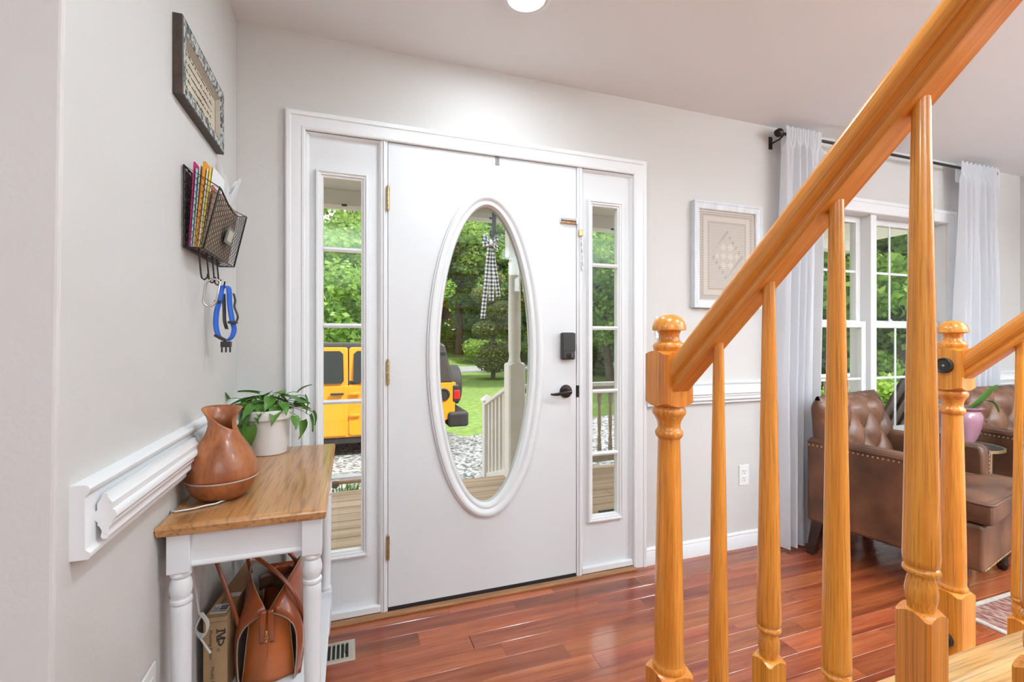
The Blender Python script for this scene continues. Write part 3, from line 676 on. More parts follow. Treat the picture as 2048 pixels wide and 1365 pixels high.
def baluster(x, yy):
    i = max(k for k in range(len(NOSE)) if NOSE[k] - .02 > yy); z = TZ[i]; top = rail_under(yy) + .008
    b = MB(); turned_square(b, x, yy, .0213, z, z + .187, 0, .019, .010)
    p = put('baluster', b, 'oak_vertical', stair, smooth=40)
    n_ = [(.0150, .185), (.0155, .192), (.0178, .203), (.0183, .212), (.0165, .224), (.0148, .231), (.0152, .234), (.0195, .236), (.0212, .2395), (.0195, .2435), (.0172, .2455), (.0200, .2475), (.0207, .256)]
    L_ = top - z; pr = n_ + [(.0207 + (.0102 - .0207) * ((k / 6) ** 1.0), .256 + (L_ - .256) * k / 6) for k in range(1, 7)]
    put('turned_shaft', MB().lathe([(r, z + h) for r, h in pr], (x, yy, 0), 24), 'oak_vertical', p, smooth=50)
for xs in (XA, XB):
    for yy in by: baluster(xs, yy)
for k, (zz, yy) in enumerate(((1.109, -1.151), (.247, -1.151))):
    t0 = thing('gate_cup', (XB - .0425, yy, zz), ('black round gate cup high on the newel block', 'black round gate cup near the foot of the newel')[k], 'gate cup', 'gate cups on the newel')
    put('cup', MB().lathe([(.024, 0), (.024, .007), (.021, .010), (.018, .006), (.0005, .006)], (XB - .0425, yy, zz), 32, axis=(-1, 0, 0)), 'black_plastic', t0, smooth=40)
    put('screw', MB().lathe([(.0035, .006), (.0035, .008), (.0018, .008), (.0018, .0065)], (XB - .0425, yy, zz), 16, axis=(-1, 0, 0)), 'chrome', t0, smooth=40)

# ================================================================== CONSOLE TABLE AND WHAT STANDS ON IT
tab = thing('console_table', (.185, -.43, 0), 'white console table with turned legs and a honey oak top', 'table')
TT = .765
ed = [(0, 0), (.006, -.0005), (.010, -.004), (.012, -.010), (.010, -.015), (.011, -.019), (.008, -.026), (.0, -.030)]
b = MB(); vs = []; fs = []
for o, p in [(-.02, 0)] + ed + [(-.02, -.030)]: vs += [(.013 - o, -.813 - o, TT + p), (.353 + o, -.813 - o, TT + p), (.353 + o, -.052 + o, TT + p), (.013 - o, -.052 + o, TT + p)]
for r_ in range(len(ed) + 1):
    for k in range(4): fs.append((4 * r_ + k, 4 * r_ + (k + 1) % 4, 4 * r_ + 4 + (k + 1) % 4, 4 * r_ + 4 + k))
b.add(vs, fs + [(0, 1, 2, 3), tuple(range(len(vs) - 4, len(vs)))[::-1]])
put('table_top', b, 'table_oak', tab, smooth=40)
def leg(x, y, front):
    h = .0235; b = MB(); b.box(x - h, x + h, y - h, y + h, .645, TT - .030); p = put('leg', b, 'table_white', tab, bevel=.002)
    pr = [(.019, .646), (.022, .641), (.0225, .636), (.020, .631), (.0185, .629), (.021, .622), (.0235, .610), (.0235, .600), (.021, .588), (.0185, .581), (.0225, .579), (.0235, .574), (.0225, .569), (.0195, .567), (.0215, .564), (.022, .55), (.0195, .30), (.0175, .205), (.021, .20), (.021, .195), (.018, .191), (.018, .185)]
    put('turned_shaft', MB().lathe([(r, z) for r, z in pr[::-1]], (x, y, 0), 24), 'table_white', p, smooth=45)
    b = MB(); b.box(x - .022, x + .022, y - .022, y + .022, .10, .186); put('shelf_block', b, 'table_white', p, bevel=.002)
    put('foot', MB().lathe([(.013, 0), (.016, .01), (.020, .06), (.017, .075), (.022, .085), (.022, .10)], (x, y, 0), 20), 'table_white', p, smooth=45)
for lx in (.043, .329):
    for ly in (-.788, -.078): leg(lx, ly, ly < -.5)
ap = lambda to3, a, b_: put('apron', MB().extrude([(0, .654), (.004, .654), (.0055, .658), (.004, .664), (.002, .666), (.002, TT - .030), (-.014, TT - .030), (-.014, .654)], to3, a, b_), 'table_white', tab, smooth=30)
ap(lambda u, v, t: (t, -.795 - u, v), .066, .306); ap(lambda u, v, t: (t, -.071 + u, v), .066, .306)
ap(lambda u, v, t: (.336 + u, t, v), -.765, -.102); ap(lambda u, v, t: (.036 - u, t, v), -.765, -.102)
b = MB(); b.box(.022, .350, -.806, -.060, .143, .160); put('shelf', b, 'table_white', tab, bevel=.003)

# wooden diffuser vase with a spiral mouth
vx, vy, vz = .0945, -.640, TT
vase = thing('aroma_diffuser', (vx, vy, vz), 'wood grain vase-shaped aroma diffuser with a spiral mouth', 'diffuser')
put('base', MB().lathe([(.045, .003), (.058, .006), (.070, .018), (.079, .034), (.0845, .052), (.0845, .0535)], (vx, vy, vz), 48), 'vase_wood', vase, smooth=50)
put('light_ring', MB().lathe([(.0845, .0535), (.0858, .0545), (.0858, .0568), (.0845, .0578)], (vx, vy, vz), 48), 'ring_silver', vase, smooth=30)
put('foot_pad', MB().lathe([(.040, 0), (.040, .004)], (vx, vy, vz), 24), 'black_plastic', vase)
vp = [(.0845, .0578), (.0852, .068), (.083, .085), (.077, .105), (.067, .126), (.055, .146), (.044, .163), (.0365, .179), (.0325, .194), (.0325, .207), (.0365, .220), (.043, .2325), (.050, .242)]
def vprof(h):
    for (r0, h0), (r1, h1) in zip(vp, vp[1:]):
        if h <= h1: return r0 + (r1 - r0) * (h - h0) / (h1 - h0)
    return vp[-1][0]
A0 = R(-32)
def vsurf(i, j):
    """one sheet wound a little more than once: high round the back, its outer end sweeping down across the front"""
    w = i * 1.08; a = A0 + 2 * math.pi * w; e = min(1, max(0, (w - .50) / .56)); e = e * e * (3 - 2 * e)
    top = .236 + .008 * math.sin(min(1, w / .5) * math.pi / 2) - .062 * e
    h = .0578 + (top - .0578) * j; r = vprof(h); up = max(0, (h - .10) / .14)
    r += .0035 * up * (e if w > .8 else 0) - .003 * up * max(0, 1 - w / .15)
    return (vx + r * math.cos(a), vy + r * math.sin(a), vz + h)
put('spiral_body', MB().grid(vsurf, 74, 26), 'vase_wood', vase, smooth=60, solid=.0022)
b = MB(); b.tube([(vx - .02, vy - .075, vz + .004), (vx - .04, vy - .090, vz + .004), (vx - .06, vy - .095, vz + .004), (.018, vy - .10, vz + .004), (.004, vy - .085, vz + .003), (.0035, vy - .07, vz - .05), (.0035, vy - .06, vz - .2)], .0022, 8)
b.tube([(vx + .02, vy - .048, vz + .006), (vx, vy - .068, vz + .004), (vx - .02, vy - .075, vz + .004)], .0022, 8); put('cable', b, 'cable_white', vase, smooth=60)

# potted vine
px_, py_, pz_ = .134, -.135, TT
plant = thing('potted_vine', (px_, py_, pz_), 'trailing green vine in a plain white pot on the console table', 'plant')
put('pot', MB().lathe([(.0001, .001), (.056, 0), (.060, .003), (.073, .128), (.080, .129), (.084, .133), (.085, .163), (.083, .166), (.078, .166), (.077, .15), (.070, .148), (.0001, .148)], (px_, py_, pz_), 40, cap=False), 'pot_white', plant, smooth=35)
put('soil', MB().lathe([(.076, .150), (.04, .156), (.0001, .158)], (px_, py_, pz_), 24, cap=False), 'soil', plant)
def leaf_mesh(L=.05, W=.038, bend=.25, name='leaf'):
    prof = [(0, 0), (.06, .42), (.2, .5), (.4, .46), (.6, .34), (.8, .18), (1, 0)]
    vs = []; fs = []
    for t, w in prof:
        x = t * L; z = -bend * L * t * t
        vs += [(x - (.10 * L if w > .35 and t < .1 else 0), -w * W, z + .12 * W), (x, 0, z), (x - (.10 * L if w > .35 and t < .1 else 0), w * W, z + .12 * W)]
    for i in range(len(prof) - 1):
        a, c = 3 * i, 3 * i + 3; fs += [(a, a + 1, c + 1, c), (a + 1, a + 2, c + 2, c + 1)]
    me = MB().add(vs, fs).mesh(name, smooth=80); me.materials.append(MATS['leaf_pothos']); return me
lm_ = [leaf_mesh(.052, .040, .2), leaf_mesh(.044, .032, .45), leaf_mesh(.058, .038, .6)]
def place_leaf(parent, pos, yaw, pitch, roll, me, sc=1.):
    o = bpy.data.objects.new('leaf', me); COL.objects.link(o); o.parent = parent
    o.rotation_euler = (roll, pitch, yaw); o.location = Vector(pos) - world_loc(parent); o.scale = (sc,) * 3
rv = random.Random(11)
spots = [(.005, -.16, .975, 200, -60), (.03, -.175, .935, 190, 40), (.055, -.19, .955, 220, 30), (.05, -.2, .905, 230, 60), (.075, -.2, .915, 250, 40), (.09, -.19, .95, 240, 20), (.10, -.15, .99, 200, -20), (.12, -.19, .95, 260, 30), (.145, -.17, .975, 270, 10),
         (.165, -.16, .99, 300, -10), (.185, -.18, .955, 300, 25), (.2, -.15, .975, 330, 0), (.225, -.14, .955, 340, 30), (.235, -.15, .99, 20, -50), (.255, -.14, .975, 10, 55), (.275, -.17, .905, 350, 70), (.285, -.15, .915, 0, 60), (.25, -.17, .885, 330, 75), (.225, -.19, .905, 300, 60),
         (.06, -.21, .875, 240, 70), (.085, -.215, .885, 265, 75), (.045, -.19, .86, 215, 75), (.11, -.2, .935, 255, 45), (.13, -.12, .985, 120, 0), (.17, -.11, .98, 60, 10), (.08, -.13, .975, 160, 5), (.03, -.14, .95, 180, 35), (.065, -.17, .97, 210, 5)]
for k in range(26):
    a = rv.uniform(0, 6.28); q = rv.uniform(.02, .105); spots.append((px_ + q * math.cos(a), py_ + q * .75 * math.sin(a), TT + .195 + rv.uniform(-.012, .03) - .25 * q, math.degrees(a) + rv.uniform(-40, 40), rv.uniform(-15, 35)))
for i, (x, y, z, yaw, pit) in enumerate(spots):
    base = (px_ + rv.uniform(-.03, .03), py_ + rv.uniform(-.03, .03), pz_ + .155); mid = ((base[0] + x) / 2, (base[1] + y) / 2, max(z, pz_ + .175) + .016)
    pts = [tuple((1 - t) ** 2 * base[k] + 2 * t * (1 - t) * mid[k] + t * t * (x, y, z)[k] for k in range(3)) for t in [q / 6 for q in range(7)]]
    put('vine', MB().tube(pts, .0013, 5), 'vine_stem', plant, smooth=60)
    place_leaf(plant, (x, y, z), R(yaw), R(pit), R(rv.uniform(-25, 25)), lm_[i % 3], rv.uniform(.95, 1.3))

# ================================================================== ON THE SHORT WALL
fr = thing('framed_print', (0, -.505, 1.81), 'framed handwritten verse with a dark scrolled rectangular frame', 'picture')
FY0, FY1, FZ0, FZ1 = -.703, -.300, 1.812, 2.010
YZ = lambda u, v, p: (p, u, v)
fprof = [(0, 0), (0, .012), (.006, .016), (.026, .018), (.030, .022), (.034, .021), (.034, 0)]
inn = [(FY0 + .034, FZ0 + .034), (FY1 - .034, FZ0 + .034), (FY1 - .034, FZ1 - .034), (FY0 + .034, FZ1 - .034)][::-1]
put('frame', MB().sweep(inn, [(.004, 0), (.004, .020), (.010, .022), (.030, .024), (.034, .022)], YZ, closed=True), 'frame_scroll', fr, smooth=40)
put('frame_edge', MB().sweep(inn, [(.033, 0), (.033, .0235), (.0365, .0215), (.0365, 0)], YZ, closed=True), 'frame_edge', fr)
put('liner', MB().sweep(inn, [(-.010, 0), (-.010, .008), (-.007, .009), (.004, .019), (.0045, .001)], YZ, closed=True), 'tan_liner', fr)
b = MB(); b.box(.001, .0065, FY0 + .03, FY1 - .03, FZ0 + .03, FZ1 - .03); pp = put('print', b, 'print_cream', fr)
b = MB(); rs = random.Random(5)
for ln in range(5):
    zz = 1.955 - ln * .0225; yy = -.645 + rs.uniform(0, .02); end = -.36 - rs.uniform(0, .05); pts = []
    while yy < end:
        hgt = rs.choice((.003, .003, .0045, .008)); pts += [(.0072, yy, zz), (.0072, yy + .002, zz + hgt), (.0072, yy + .0035, zz + hgt * .3), (.0072, yy + .0045, zz)]
        yy += .006
        if rs.random() < .16 and len(pts) > 6: b.tube(pts, .0005, 4); pts = []; yy += .008
    if len(pts) > 3: b.tube(pts, .0005, 4)
put('handwriting', b, 'ink_brown', pp)

# wire mail basket
BY0, BY1 = -.640, -.290; BX0, BXb, BXt = .006, .050, .088; BZ0, BZ1 = 1.436, 1.652
bk = thing('mail_basket', (.004, -.465, BZ0), 'black chicken-wire mail basket with a name plate and hooks', 'basket')
def front_top(t): return BZ1 - .050 - .030 * math.sin(math.pi * min(1, max(0, (t - .05) / .9))) + .006 * t
def fp(t, s):      # point on the sloping front panel
    z1 = front_top(t); return (BXb + (BXt - BXb) * s, BY0 + (BY1 - BY0) * t, BZ0 + (z1 - BZ0) * s)
b = MB(); wr = .0024
b.tube([(BX0, BY0, BZ0), (BX0, BY0, BZ1), fp(0, 1), fp(0, 0), (BX0, BY0, BZ0)], wr, 8); b.tube([(BX0, BY1, BZ0), (BX0, BY1, BZ1), fp(1, 1), fp(1, 0), (BX0, BY1, BZ0)], wr, 8)
b.tube([fp(k / 16, 1) for k in range(17)], wr, 8); b.tube([fp(0, 0), fp(1, 0)], wr, 8); b.tube([(BX0, BY0, BZ1), (BX0, BY1, BZ1)], wr, 8); b.tube([(BX0, BY0, BZ0), (BX0, BY1, BZ0)], wr, 8)
put('wire_frame', b, 'black_metal', bk, smooth=60)
def chicken(fn, nu, nv, r=.0006):
    mb = MB(); done = set()
    for i in range(nu):
        for j in range(nv):
            cu = (i + .5) / nu; cv = (j + (.5 if i % 2 else 0.) + .25) / nv
            P = [(cu + dx / nu, cv + dy / nv) for dx, dy in ((-.66, 0), (-.33, .5), (.33, .5), (.66, 0))]
            for p, q in zip(P, P[1:]):
                if min(p + q) < 0 or max(p + q) > 1: continue
                mb.bar(fn(*p), fn(*q), r * 2, r * 2)
            if j == 0 and not i % 2: pass
    return mb
put('wire_mesh', chicken(fp, 24, 10), 'black_metal', bk, label='hexagonal wire netting', kind='stuff')
def sp(t, s): 
    a = (BX0 + (BXb - BX0) * t, BZ0); zt = BZ1 + (BZ1 - .05 - BZ1) * t; xt = BX0 + (BXt - BX0) * t
    return (a[0] + (xt - a[0]) * s, BY0, BZ0 + (zt - BZ0) * s)
put('wire_mesh', chicken(sp, 5, 11), 'black_metal', bk, kind='stuff')
put('wire_mesh', chicken(lambda t, s: (BX0 + (BXb - BX0) * s, BY0 + (BY1 - BY0) * t, BZ0), 24, 3), 'black_metal', bk, kind='stuff')
put('wire_mesh', chicken(lambda t, s: (BX0, BY0 + (BY1 - BY0) * t, BZ0 + (BZ1 - BZ0) * s), 24, 12), 'black_metal', bk, kind='stuff')
def fpo(t, s, o): p = fp(t, s); return (p[0] + o, p[1], p[2])
b = MB(); P = [fpo(t, s, .003) for t, s in ((.40, .32), (.60, .32), (.60, .66), (.40, .66))] + [fpo(t, s, .007) for t, s in ((.40, .32), (.60, .32), (.60, .66), (.40, .66))]
b.hexa(P); npx = put('name_plate', b, 'grey_metal', bk, bevel=.001)
P = [fpo(t, s, .0072) for t, s in ((.43, .38), (.57, .38), (.57, .60), (.43, .60))] + [fpo(t, s, .0082) for t, s in ((.43, .38), (.57, .38), (.57, .60), (.43, .60))]
put('name_card', MB().hexa(P), 'print_cream', npx)
for k, yy in enumerate((-.622, -.548, -.490, -.440)):
    xx = .035; b = MB(); b.tube([(xx, yy, BZ0 + .002), (xx + .002, yy, BZ0 - .03), (xx + .004, yy + .004, BZ0 - .065), (xx + .006, yy + .004, BZ0 - .078), (xx + .012, yy + .004, BZ0 - .083), (xx + .019, yy + .003, BZ0 - .077), (xx + .021, yy + .002, BZ0 - .066)], .0022, 8)
    put('hook', b, 'black_metal', bk, smooth=60)
# the post in the basket, each leaning with the front panel
def sheet(name, x0, th, y0, y1, top, m, label, cat, lean=.10):
    z0 = BZ0 + .004; h = top - z0
    return put(name, MB().hexa([(x0, y0, z0), (x0 + th, y0, z0), (x0 + th, y1, z0), (x0, y1, z0), (x0 + lean * h, y0, top), (x0 + th + lean * h, y0, top), (x0 + th + lean * h, y1, top), (x0 + lean * h, y1, top)]), m, label=label, cat=cat, group='post kept in the mail basket')
sheet('folder', .013, .0035, -.628, -.38, 1.668, 'paper_magenta', 'magenta card folder standing in the mail basket against the wall', 'folder', .05)
sheet('envelope', .0180, .003, -.630, -.39, 1.650, 'paper_cyan', 'pale blue envelope beside the magenta folder', 'envelope', .06)
sheet('envelope', .0225, .002, -.625, -.42, 1.662, 'paper_white', 'white envelope between the blue and orange post', 'envelope', .07)
sheet('envelope', .0260, .006, -.627, -.36, 1.672, 'paper_orange', 'thick orange envelope in the mail basket', 'envelope', .09)
sheet('envelope', .0330, .003, -.622, -.40, 1.655, 'paper_white', 'white envelope tucked behind the yellow one', 'envelope', .10)
sheet('envelope', .0370, .0030, -.622, -.50, 1.662, 'paper_yellow', 'yellow envelope in the mail basket', 'envelope', .11)
sheet('envelope', .0404, .0012, -.616, -.36, 1.664, 'paper_white', 'white sheet of paper in front of the yellow envelope', 'paper', .12)
sheet('postcard', .0425, .0015, -.610, -.45, 1.615, 'paper_red', 'red and orange postcard in the mail basket', 'card', .12)
sheet('booklet', .0442, .0045, -.628, -.36, 1.600, 'paper_kraft', 'brown booklet leaning on the front of the basket', 'booklet', .17)
b = MB(); rs = random.Random(2); cz = 1.605; cxy = (.062, -.44)
def tis(i, j):
    a = 2 * math.pi * i; up = -.02 + .090 * j; rr = .010 + .018 * j + .016 * j * math.sin(3 * a + .5); h = cz + up + .03 * j * j * (math.sin(3 * a) + .35 * math.sin(7 * a + 1))
    return (cxy[0] + rr * .8 * math.cos(a), cxy[1] + rr * 2.2 * math.sin(a), h)
b.grid(tis, 40, 10, closed_u=True); put('plastic_bag', b, 'white_film', smooth=30, label='crumpled white plastic bag sticking out of the mail basket', cat='bag')
# carabiner on the second hook
yy, xx, zt = -.544, .048, BZ0 - .083
pts = []
for k in range(28):
    a = 2 * math.pi * k / 28; c_, s_ = math.cos(a), math.sin(a); zz = -.033 + (.020 if s_ > 0 else -.022) + .018 * s_
    pts.append((xx + .018 * c_ * (1.0 if s_ > 0 else .85) + .010 * (zz + .03) / .05, yy - .004 + .004 * c_, zt + .006 + zz))
cb = thing('carabiner', (xx, yy, zt - .070), 'silver carabiner clip hanging from a basket hook', 'carabiner')
put('body', MB().tube(pts[5:] + pts[:1], .0032, 8), 'chrome', cb, smooth=60)
put('gate', MB().tube([pts[0], pts[3], pts[5]], .0026, 8), 'chrome', cb, smooth=60)
# blue pet collar on the last hook
yy, xx, zt = -.436, .055, BZ0 - .083
co = thing('pet_collar', (xx, yy, zt - .20), 'blue nylon pet collar with black buckles on a basket hook', 'pet collar')
def ribbon(pts, w, m, name, th=.0022, sd=(.8, .6, 0)):
    Q = spline([(xx + a, yy + b_, zt + c_) for a, b_, c_ in pts], 6); sv = Vector(sd).normalized() * (w / 2); vs = []; fs = []
    for q in Q: vs += [tuple(q - sv), tuple(q + sv)]
    for i in range(len(Q) - 1): fs.append((2 * i, 2 * i + 1, 2 * i + 3, 2 * i + 2))
    return put(name, MB().add(vs, fs), m, co, smooth=60, solid=th)
ribbon([(0, 0, .004), (-.008, 0, -.006), (-.012, -.004, -.04), (-.020, -.006, -.075), (-.022, -.006, -.120), (-.014, -.002, -.155), (.004, 0, -.166)], .015, 'nylon_blue', 'strap')
ribbon([(0, 0, .004), (.010, .004, -.004), (.012, .006, -.05), (.018, .008, -.10), (.024, .008, -.130), (.018, .004, -.155), (.006, 0, -.166)], .015, 'nylon_blue', 'strap')
ribbon([(-.004, .006, -.02), (-.003, .008, -.07), (-.002, .008, -.105), (.004, .008, -.130)], .010, 'black_plastic', 'tab')
ribbon([(.022, .010, -.018), (.026, .012, -.04), (.024, .012, -.06), (.033, .012, -.09), (.028, .012, -.108)], .006, 'black_plastic', 'tab')
def cbx(x0, x1, z0, z1, nm): b = MB(); b.box(xx + x0, xx + x1, yy - .012, yy + .012, zt + z0, zt + z1); return put(nm, b, 'black_plastic', co, bevel=.002)
cbx(-.026, -.008, -.050, -.042, 'slider'); cbx(.010, .034, -.113, -.105, 'slider')
b = MB(); b.bar((xx - .026, yy, zt - .148), (xx + .004, yy, zt - .166), .020, .009); put('slider', b, 'black_plastic', co, bevel=.002)
b = MB(); b.box(xx - .010, xx + .018, yy - .009, yy + .009, zt - .186, zt - .168)
for k in (-.010, .001, .012): b.box(xx + k, xx + k + .005, yy - .003, yy + .003, zt - .202, zt - .186)
put('buckle', b, 'black_plastic', co, bevel=.0015)

# wall plates
def plate(x, z, label, y=-.0015, kind='outlet', M=None):
    t0 = thing('wall_outlet' if kind == 'outlet' else 'light_switch', (x, 0, z - .058) if M is None else M(x, 0, z - .058), label, 'outlet' if kind == 'outlet' else 'switch')
    T = M or (lambda a, b_, c: (a, b_, c))
    def bx(x0, x1, y0, y1, z0, z1, nm, mt, bev=0):
        m = MB().box(x0, x1, y0, y1, z0, z1); m.v = [T(*v) for v in m.v]; return put(nm, m, mt, t0, bevel=bev)
    bx(x - .036, x + .036, -.0055, -.0005, z - .058, z + .058, 'cover_plate', 'outlet_white', .002)
    if kind == 'outlet':
        for dz in (-.0195, .0195):
            bx(x - .017, x + .017, -.0075, -.0055, z + dz - .0145, z + dz + .0145, 'receptacle', 'outlet_white', .003)
            for dx, hh in ((-.0065, .0045), (.0065, .0035)): bx(x + dx - .0012, x + dx + .0012, -.0079, -.0075, z + dz + .001 - hh + .003, z + dz + .001 + hh + .003, 'slot', 'dark_gap')
            bx(x - .0025, x + .0025, -.0079, -.0075, z + dz - .011, z + dz - .006, 'slot', 'dark_gap')
    else:
        bx(x - .005, x + .005, -.014, -.0055, z - .004, z + .014, 'toggle', 'outlet_white', .002)
plate(2.559, .413, 'white wall outlet below the chair rail and framed lace')
plate(1.990, 1.255, 'white light switch plate beside the door casing', kind='switch')
plate(.86, .405, 'white wall outlet low on the short wall beside the console table', M=lambda a, b_, c: (-b_, -a, c))

# floor register
vt = thing('floor_vent', (.29, -.198, 0), 'beige metal floor vent with slats beside the console table', 'floor vent')
VX0, VX1, VY0, VY1 = .142, .440, -.266, -.134
put('rim', MB().sweep([(VX0 + .02, VY0 + .022), (VX0 + .02, VY1 - .022), (VX1 - .02, VY1 - .022), (VX1 - .02, VY0 + .022)], [(0, .0005), (0, .005), (.004, .0062), (.014, .0055), (.020, .0015), (.020, .0005)], lambda u, v, p: (u, v, p), closed=True), 'vent_beige', vt, smooth=40)
b = MB(); b.box(VX0 + .018, VX1 - .018, VY0 + .02, VY1 - .02, .0004, .0012); put('duct', b, 'dark_gap', vt)
nx = 17
for k in range(nx):
    x = VX0 + .022 + (VX1 - VX0 - .044) * k / (nx - 1); b = MB(); b.box(x - .0028, x + .0028, VY0 + .021, VY1 - .021, .0014, .0052); put('slat', b, 'vent_beige', vt)
b = MB(); b.box(VX1 - .036, VX1 - .030, -.22, -.18, .004, .010); put('damper_lever', b, 'dark_gap', vt)

# framed lace
lc = thing('framed_lace', (2.424, 0, 1.369), 'cream crochet lace panel in a distressed white frame', 'picture')
LX0, LX1, LZ0, LZ1 = 2.186, 2.666, 1.366, 1.952; fw = .042
put('frame', MB().sweep([(LX0 + fw, LZ0 + fw), (LX0 + fw, LZ1 - fw), (LX1 - fw, LZ1 - fw), (LX1 - fw, LZ0 + fw)], [(0, .001), (0, .022), (.004, .026), (.030, .030), (.033, .033), (.042, .034), (.042, .001)], XZ, closed=True), 'frame_distressed', lc, smooth=30)
lt = thing('lace_anchor', (0, 0, 0), None, None); bpy.data.objects.remove(lt)
b = MB(); b.box(LX0 + fw - .003, LX1 - fw + .003, -.014, -.002, LZ0 + fw - .003, LZ1 - fw + .003)
me = b.mesh('lace_panel', ((LX0 + LX1) / 2, -.008, (LZ0 + LZ1) / 2)); me.materials.append(MATS['lace']); lo = bpy.data.objects.new('lace_panel', me); COL.objects.link(lo); lo.parent = lc
lo.location = Vector(((LX0 + LX1) / 2, -.008, (LZ0 + LZ1) / 2)) - lc.location

# ================================================================== UNDER THE TABLE
SH = .160
box = thing('cardboard_box', (.050, -.525, SH), 'brown cardboard shipping box with printed lettering and a barcode label', 'box', rz=R(-7))
bw, bl, bh = .062, .36, .222       # local: x 0..bw, y 0..bl (length runs to the back), front face at y = 0
b = MB(); b.box(-bw / 2, bw / 2, 0, bl, 0, bh); put('carton', b, 'cardboard', box, bevel=.0012, local=True)
b = MB(); b.box(-bw / 2 - .0004, bw / 2 + .0004, -.0004, bl + .0004, bh - .014, bh - .0132); put('flap_seam', b, 'ink_brown', box, local=True)
put('lettering', text_mb('Mounting Dream', .0125, lambda u, v: (-.0085 - .006 + v * 1., -.0006, bh - .078 - u)), 'ink', box, local=True)
put('lettering', text_mb('Model: MD22', .0135, lambda u, v: (-.0105 + v, -.0006, bh - .180 - u)), 'ink', box, local=True)
b = MB()                            # the big monogram: an M with serifs and a leaning D
T = lambda u, v: (.004 + v, -.0006, bh - .060 - u)
def poly(p): b.add([T(u, v) for u, v in p], [tuple(range(len(p)))])
for p in ([(-.026, 0), (-.013, 0), (-.013, .003), (-.026, .003)], [(-.022, .003), (-.017, .003), (-.017, .024), (-.022, .024)], [(-.026, .021), (-.016, .021), (-.016, .024), (-.026, .024)], [(-.018, .024), (-.012, .024), (-.002, .004), (-.006, .002)],
          [(-.006, .002), (-.002, .004), (.004, .024), (.000, .024)], [(.000, .024), (.006, .024), (.006, .0), (.001, .0)], [(-.006, 0), (.012, 0), (.012, .003), (-.006, .003)], [(.006, .021), (.016, .020), (.024, .013), (.026, .010), (.019, .004), (.006, .004), (.006, .008), (.016, .008), (.020, .0115), (.015, .016), (.006, .018)]): poly(p)
put('monogram', b, 'ink', box, local=True)
put('lettering', text_mb('R', .006, lambda u, v: T(.034 + u, .003 + v)), 'ink', box, local=True)
b = MB(); b.tube([(T(.0365 + .0045 * math.cos(a), .005 + .0045 * math.sin(a))) for a in [2 * math.pi * k / 16 for k in range(16)]], .0003, 4, closed=True); put('registered_ring', b, 'ink', box, local=True)
b = MB(); b.box(-.024, .022, .020, .072, bh, bh + .0005); lb = put('address_label', b, 'label_white', box, local=True, label='white barcode label')
b = MB(); yy = .046
for k in range(16): w_ = random.Random(k).choice((.0006, .0012, .0018)); b.box(-.004, .018, .030 + k * .0024, .030 + k * .0024 + w_, bh + .0005, bh + .0008)
for k in range(4): b.box(-.021 + k * .004, -.0195 + k * .004, .030, .060 - .006 * (k % 2), bh + .0005, bh + .0008)
put('barcode', b, 'ink', lb, local=True)
b = MB(); b.box(-.012, .028, .112, .135, bh, bh + .0005); put('address_label', b, 'label_white', box, local=True)
put('lettering', text_mb('MD2298', .014, lambda u, v: (-.014 - v * 0 + v, .098 + u * 0 + u, bh + .0006)), 'ink', box, local=True)

# leather tote
tx, tyf, tyb = .188, -.535, -.175
tote = thing('leather_tote', (tx, -.355, SH), 'glossy tan leather tote bag with striped lining on the table shelf', 'bag')
def side(sg):
    def fn(t, h):
        yy = tyf + (tyb - tyf) * t; ztop = .376 + .085 * math.sin(math.pi * min(1, t * 1.15 + .0)) ** .7 - .02 * t; z = SH + .003 + (ztop - SH - .003) * h
        wb = .094; wt = .004 + .070 * math.sin(math.pi * t) ** .8; k = h ** (2.4 + 5 * max(0, 1 - t / .22) + 4 * max(0, (t - .8) / .2))
        w = wb * (1 - k) + wt * k - .010 * (1 - h) ** 4
        if t < .08: w *= .86 + .14 * (t / .08)
        return (tx + sg * w, yy, z)
    return fn
for sg in (-1, 1):
    p = put('side_panel', MB().grid(side(sg), 40, 22), 'leather_tan', tote, smooth=80, solid=.004)
    f0 = side(sg); put('lining', MB().grid(lambda t, h: tuple(Vector(f0(.06 + .88 * t, .05 + .935 * h)) + Vector((-sg * .0035, 0, 0))), 30, 14), 'striped_lining', p, smooth=80)
    b = MB(); b.tube([tuple(Vector(f0(t / 30, 1))) for t in range(31)], .0016, 6); put('edge_binding', b, 'tan_liner', p, smooth=60)
    b = MB(); b.tube([tuple(Vector(f0(0, h / 20)) + Vector((0, -.001, 0))) for h in range(21)], .0018, 6); put('edge_binding', b, 'tan_liner', p, smooth=60)
def gus(i, j):
    z = SH + .003 + (.206) * j; w = .072 - .020 * j; u = (i - .5) * 2
    return (tx + u * w, tyf + .012 + .016 * abs(u) ** 2 - .010 * (1 - abs(u)) * (1 - j) + .016 * (j ** 2), z)
g_ = put('end_gusset', MB().grid(gus, 20, 16), 'leather_tan_light', tote, smooth=80, solid=.004)
for s_ in (0, 1): put('edge_binding', MB().tube([tuple(Vector(gus(s_, h / 16)) + Vector((0, -.002, 0))) for h in range(17)], .0013, 6), 'tan_liner', g_, smooth=60)
b = MB(); b.box(tx - .09, tx + .09, tyf + .02, tyb - .01, SH + .001, SH + .006); put('base_panel', b, 'leather_tan', tote, bevel=.002)
def gus2(i, j): q = gus(i, j); return (q[0], tyb - .012, q[2])
put('end_gusset', MB().grid(gus2, 8, 8), 'leather_tan', tote, smooth=80, solid=.004)
for sg in (-1, 1):
    def pk(i, j): 
        z = .388 - .100 * j; return (tx + sg * (.002 + .015 * i + .004 * j), tyf - .004 - .006 * math.sin(math.pi * j) - .006 * (1 - j), z)
    put('zip_placket', MB().grid(pk, 5, 12), 'leather_tan', tote, smooth=80, solid=.0025)
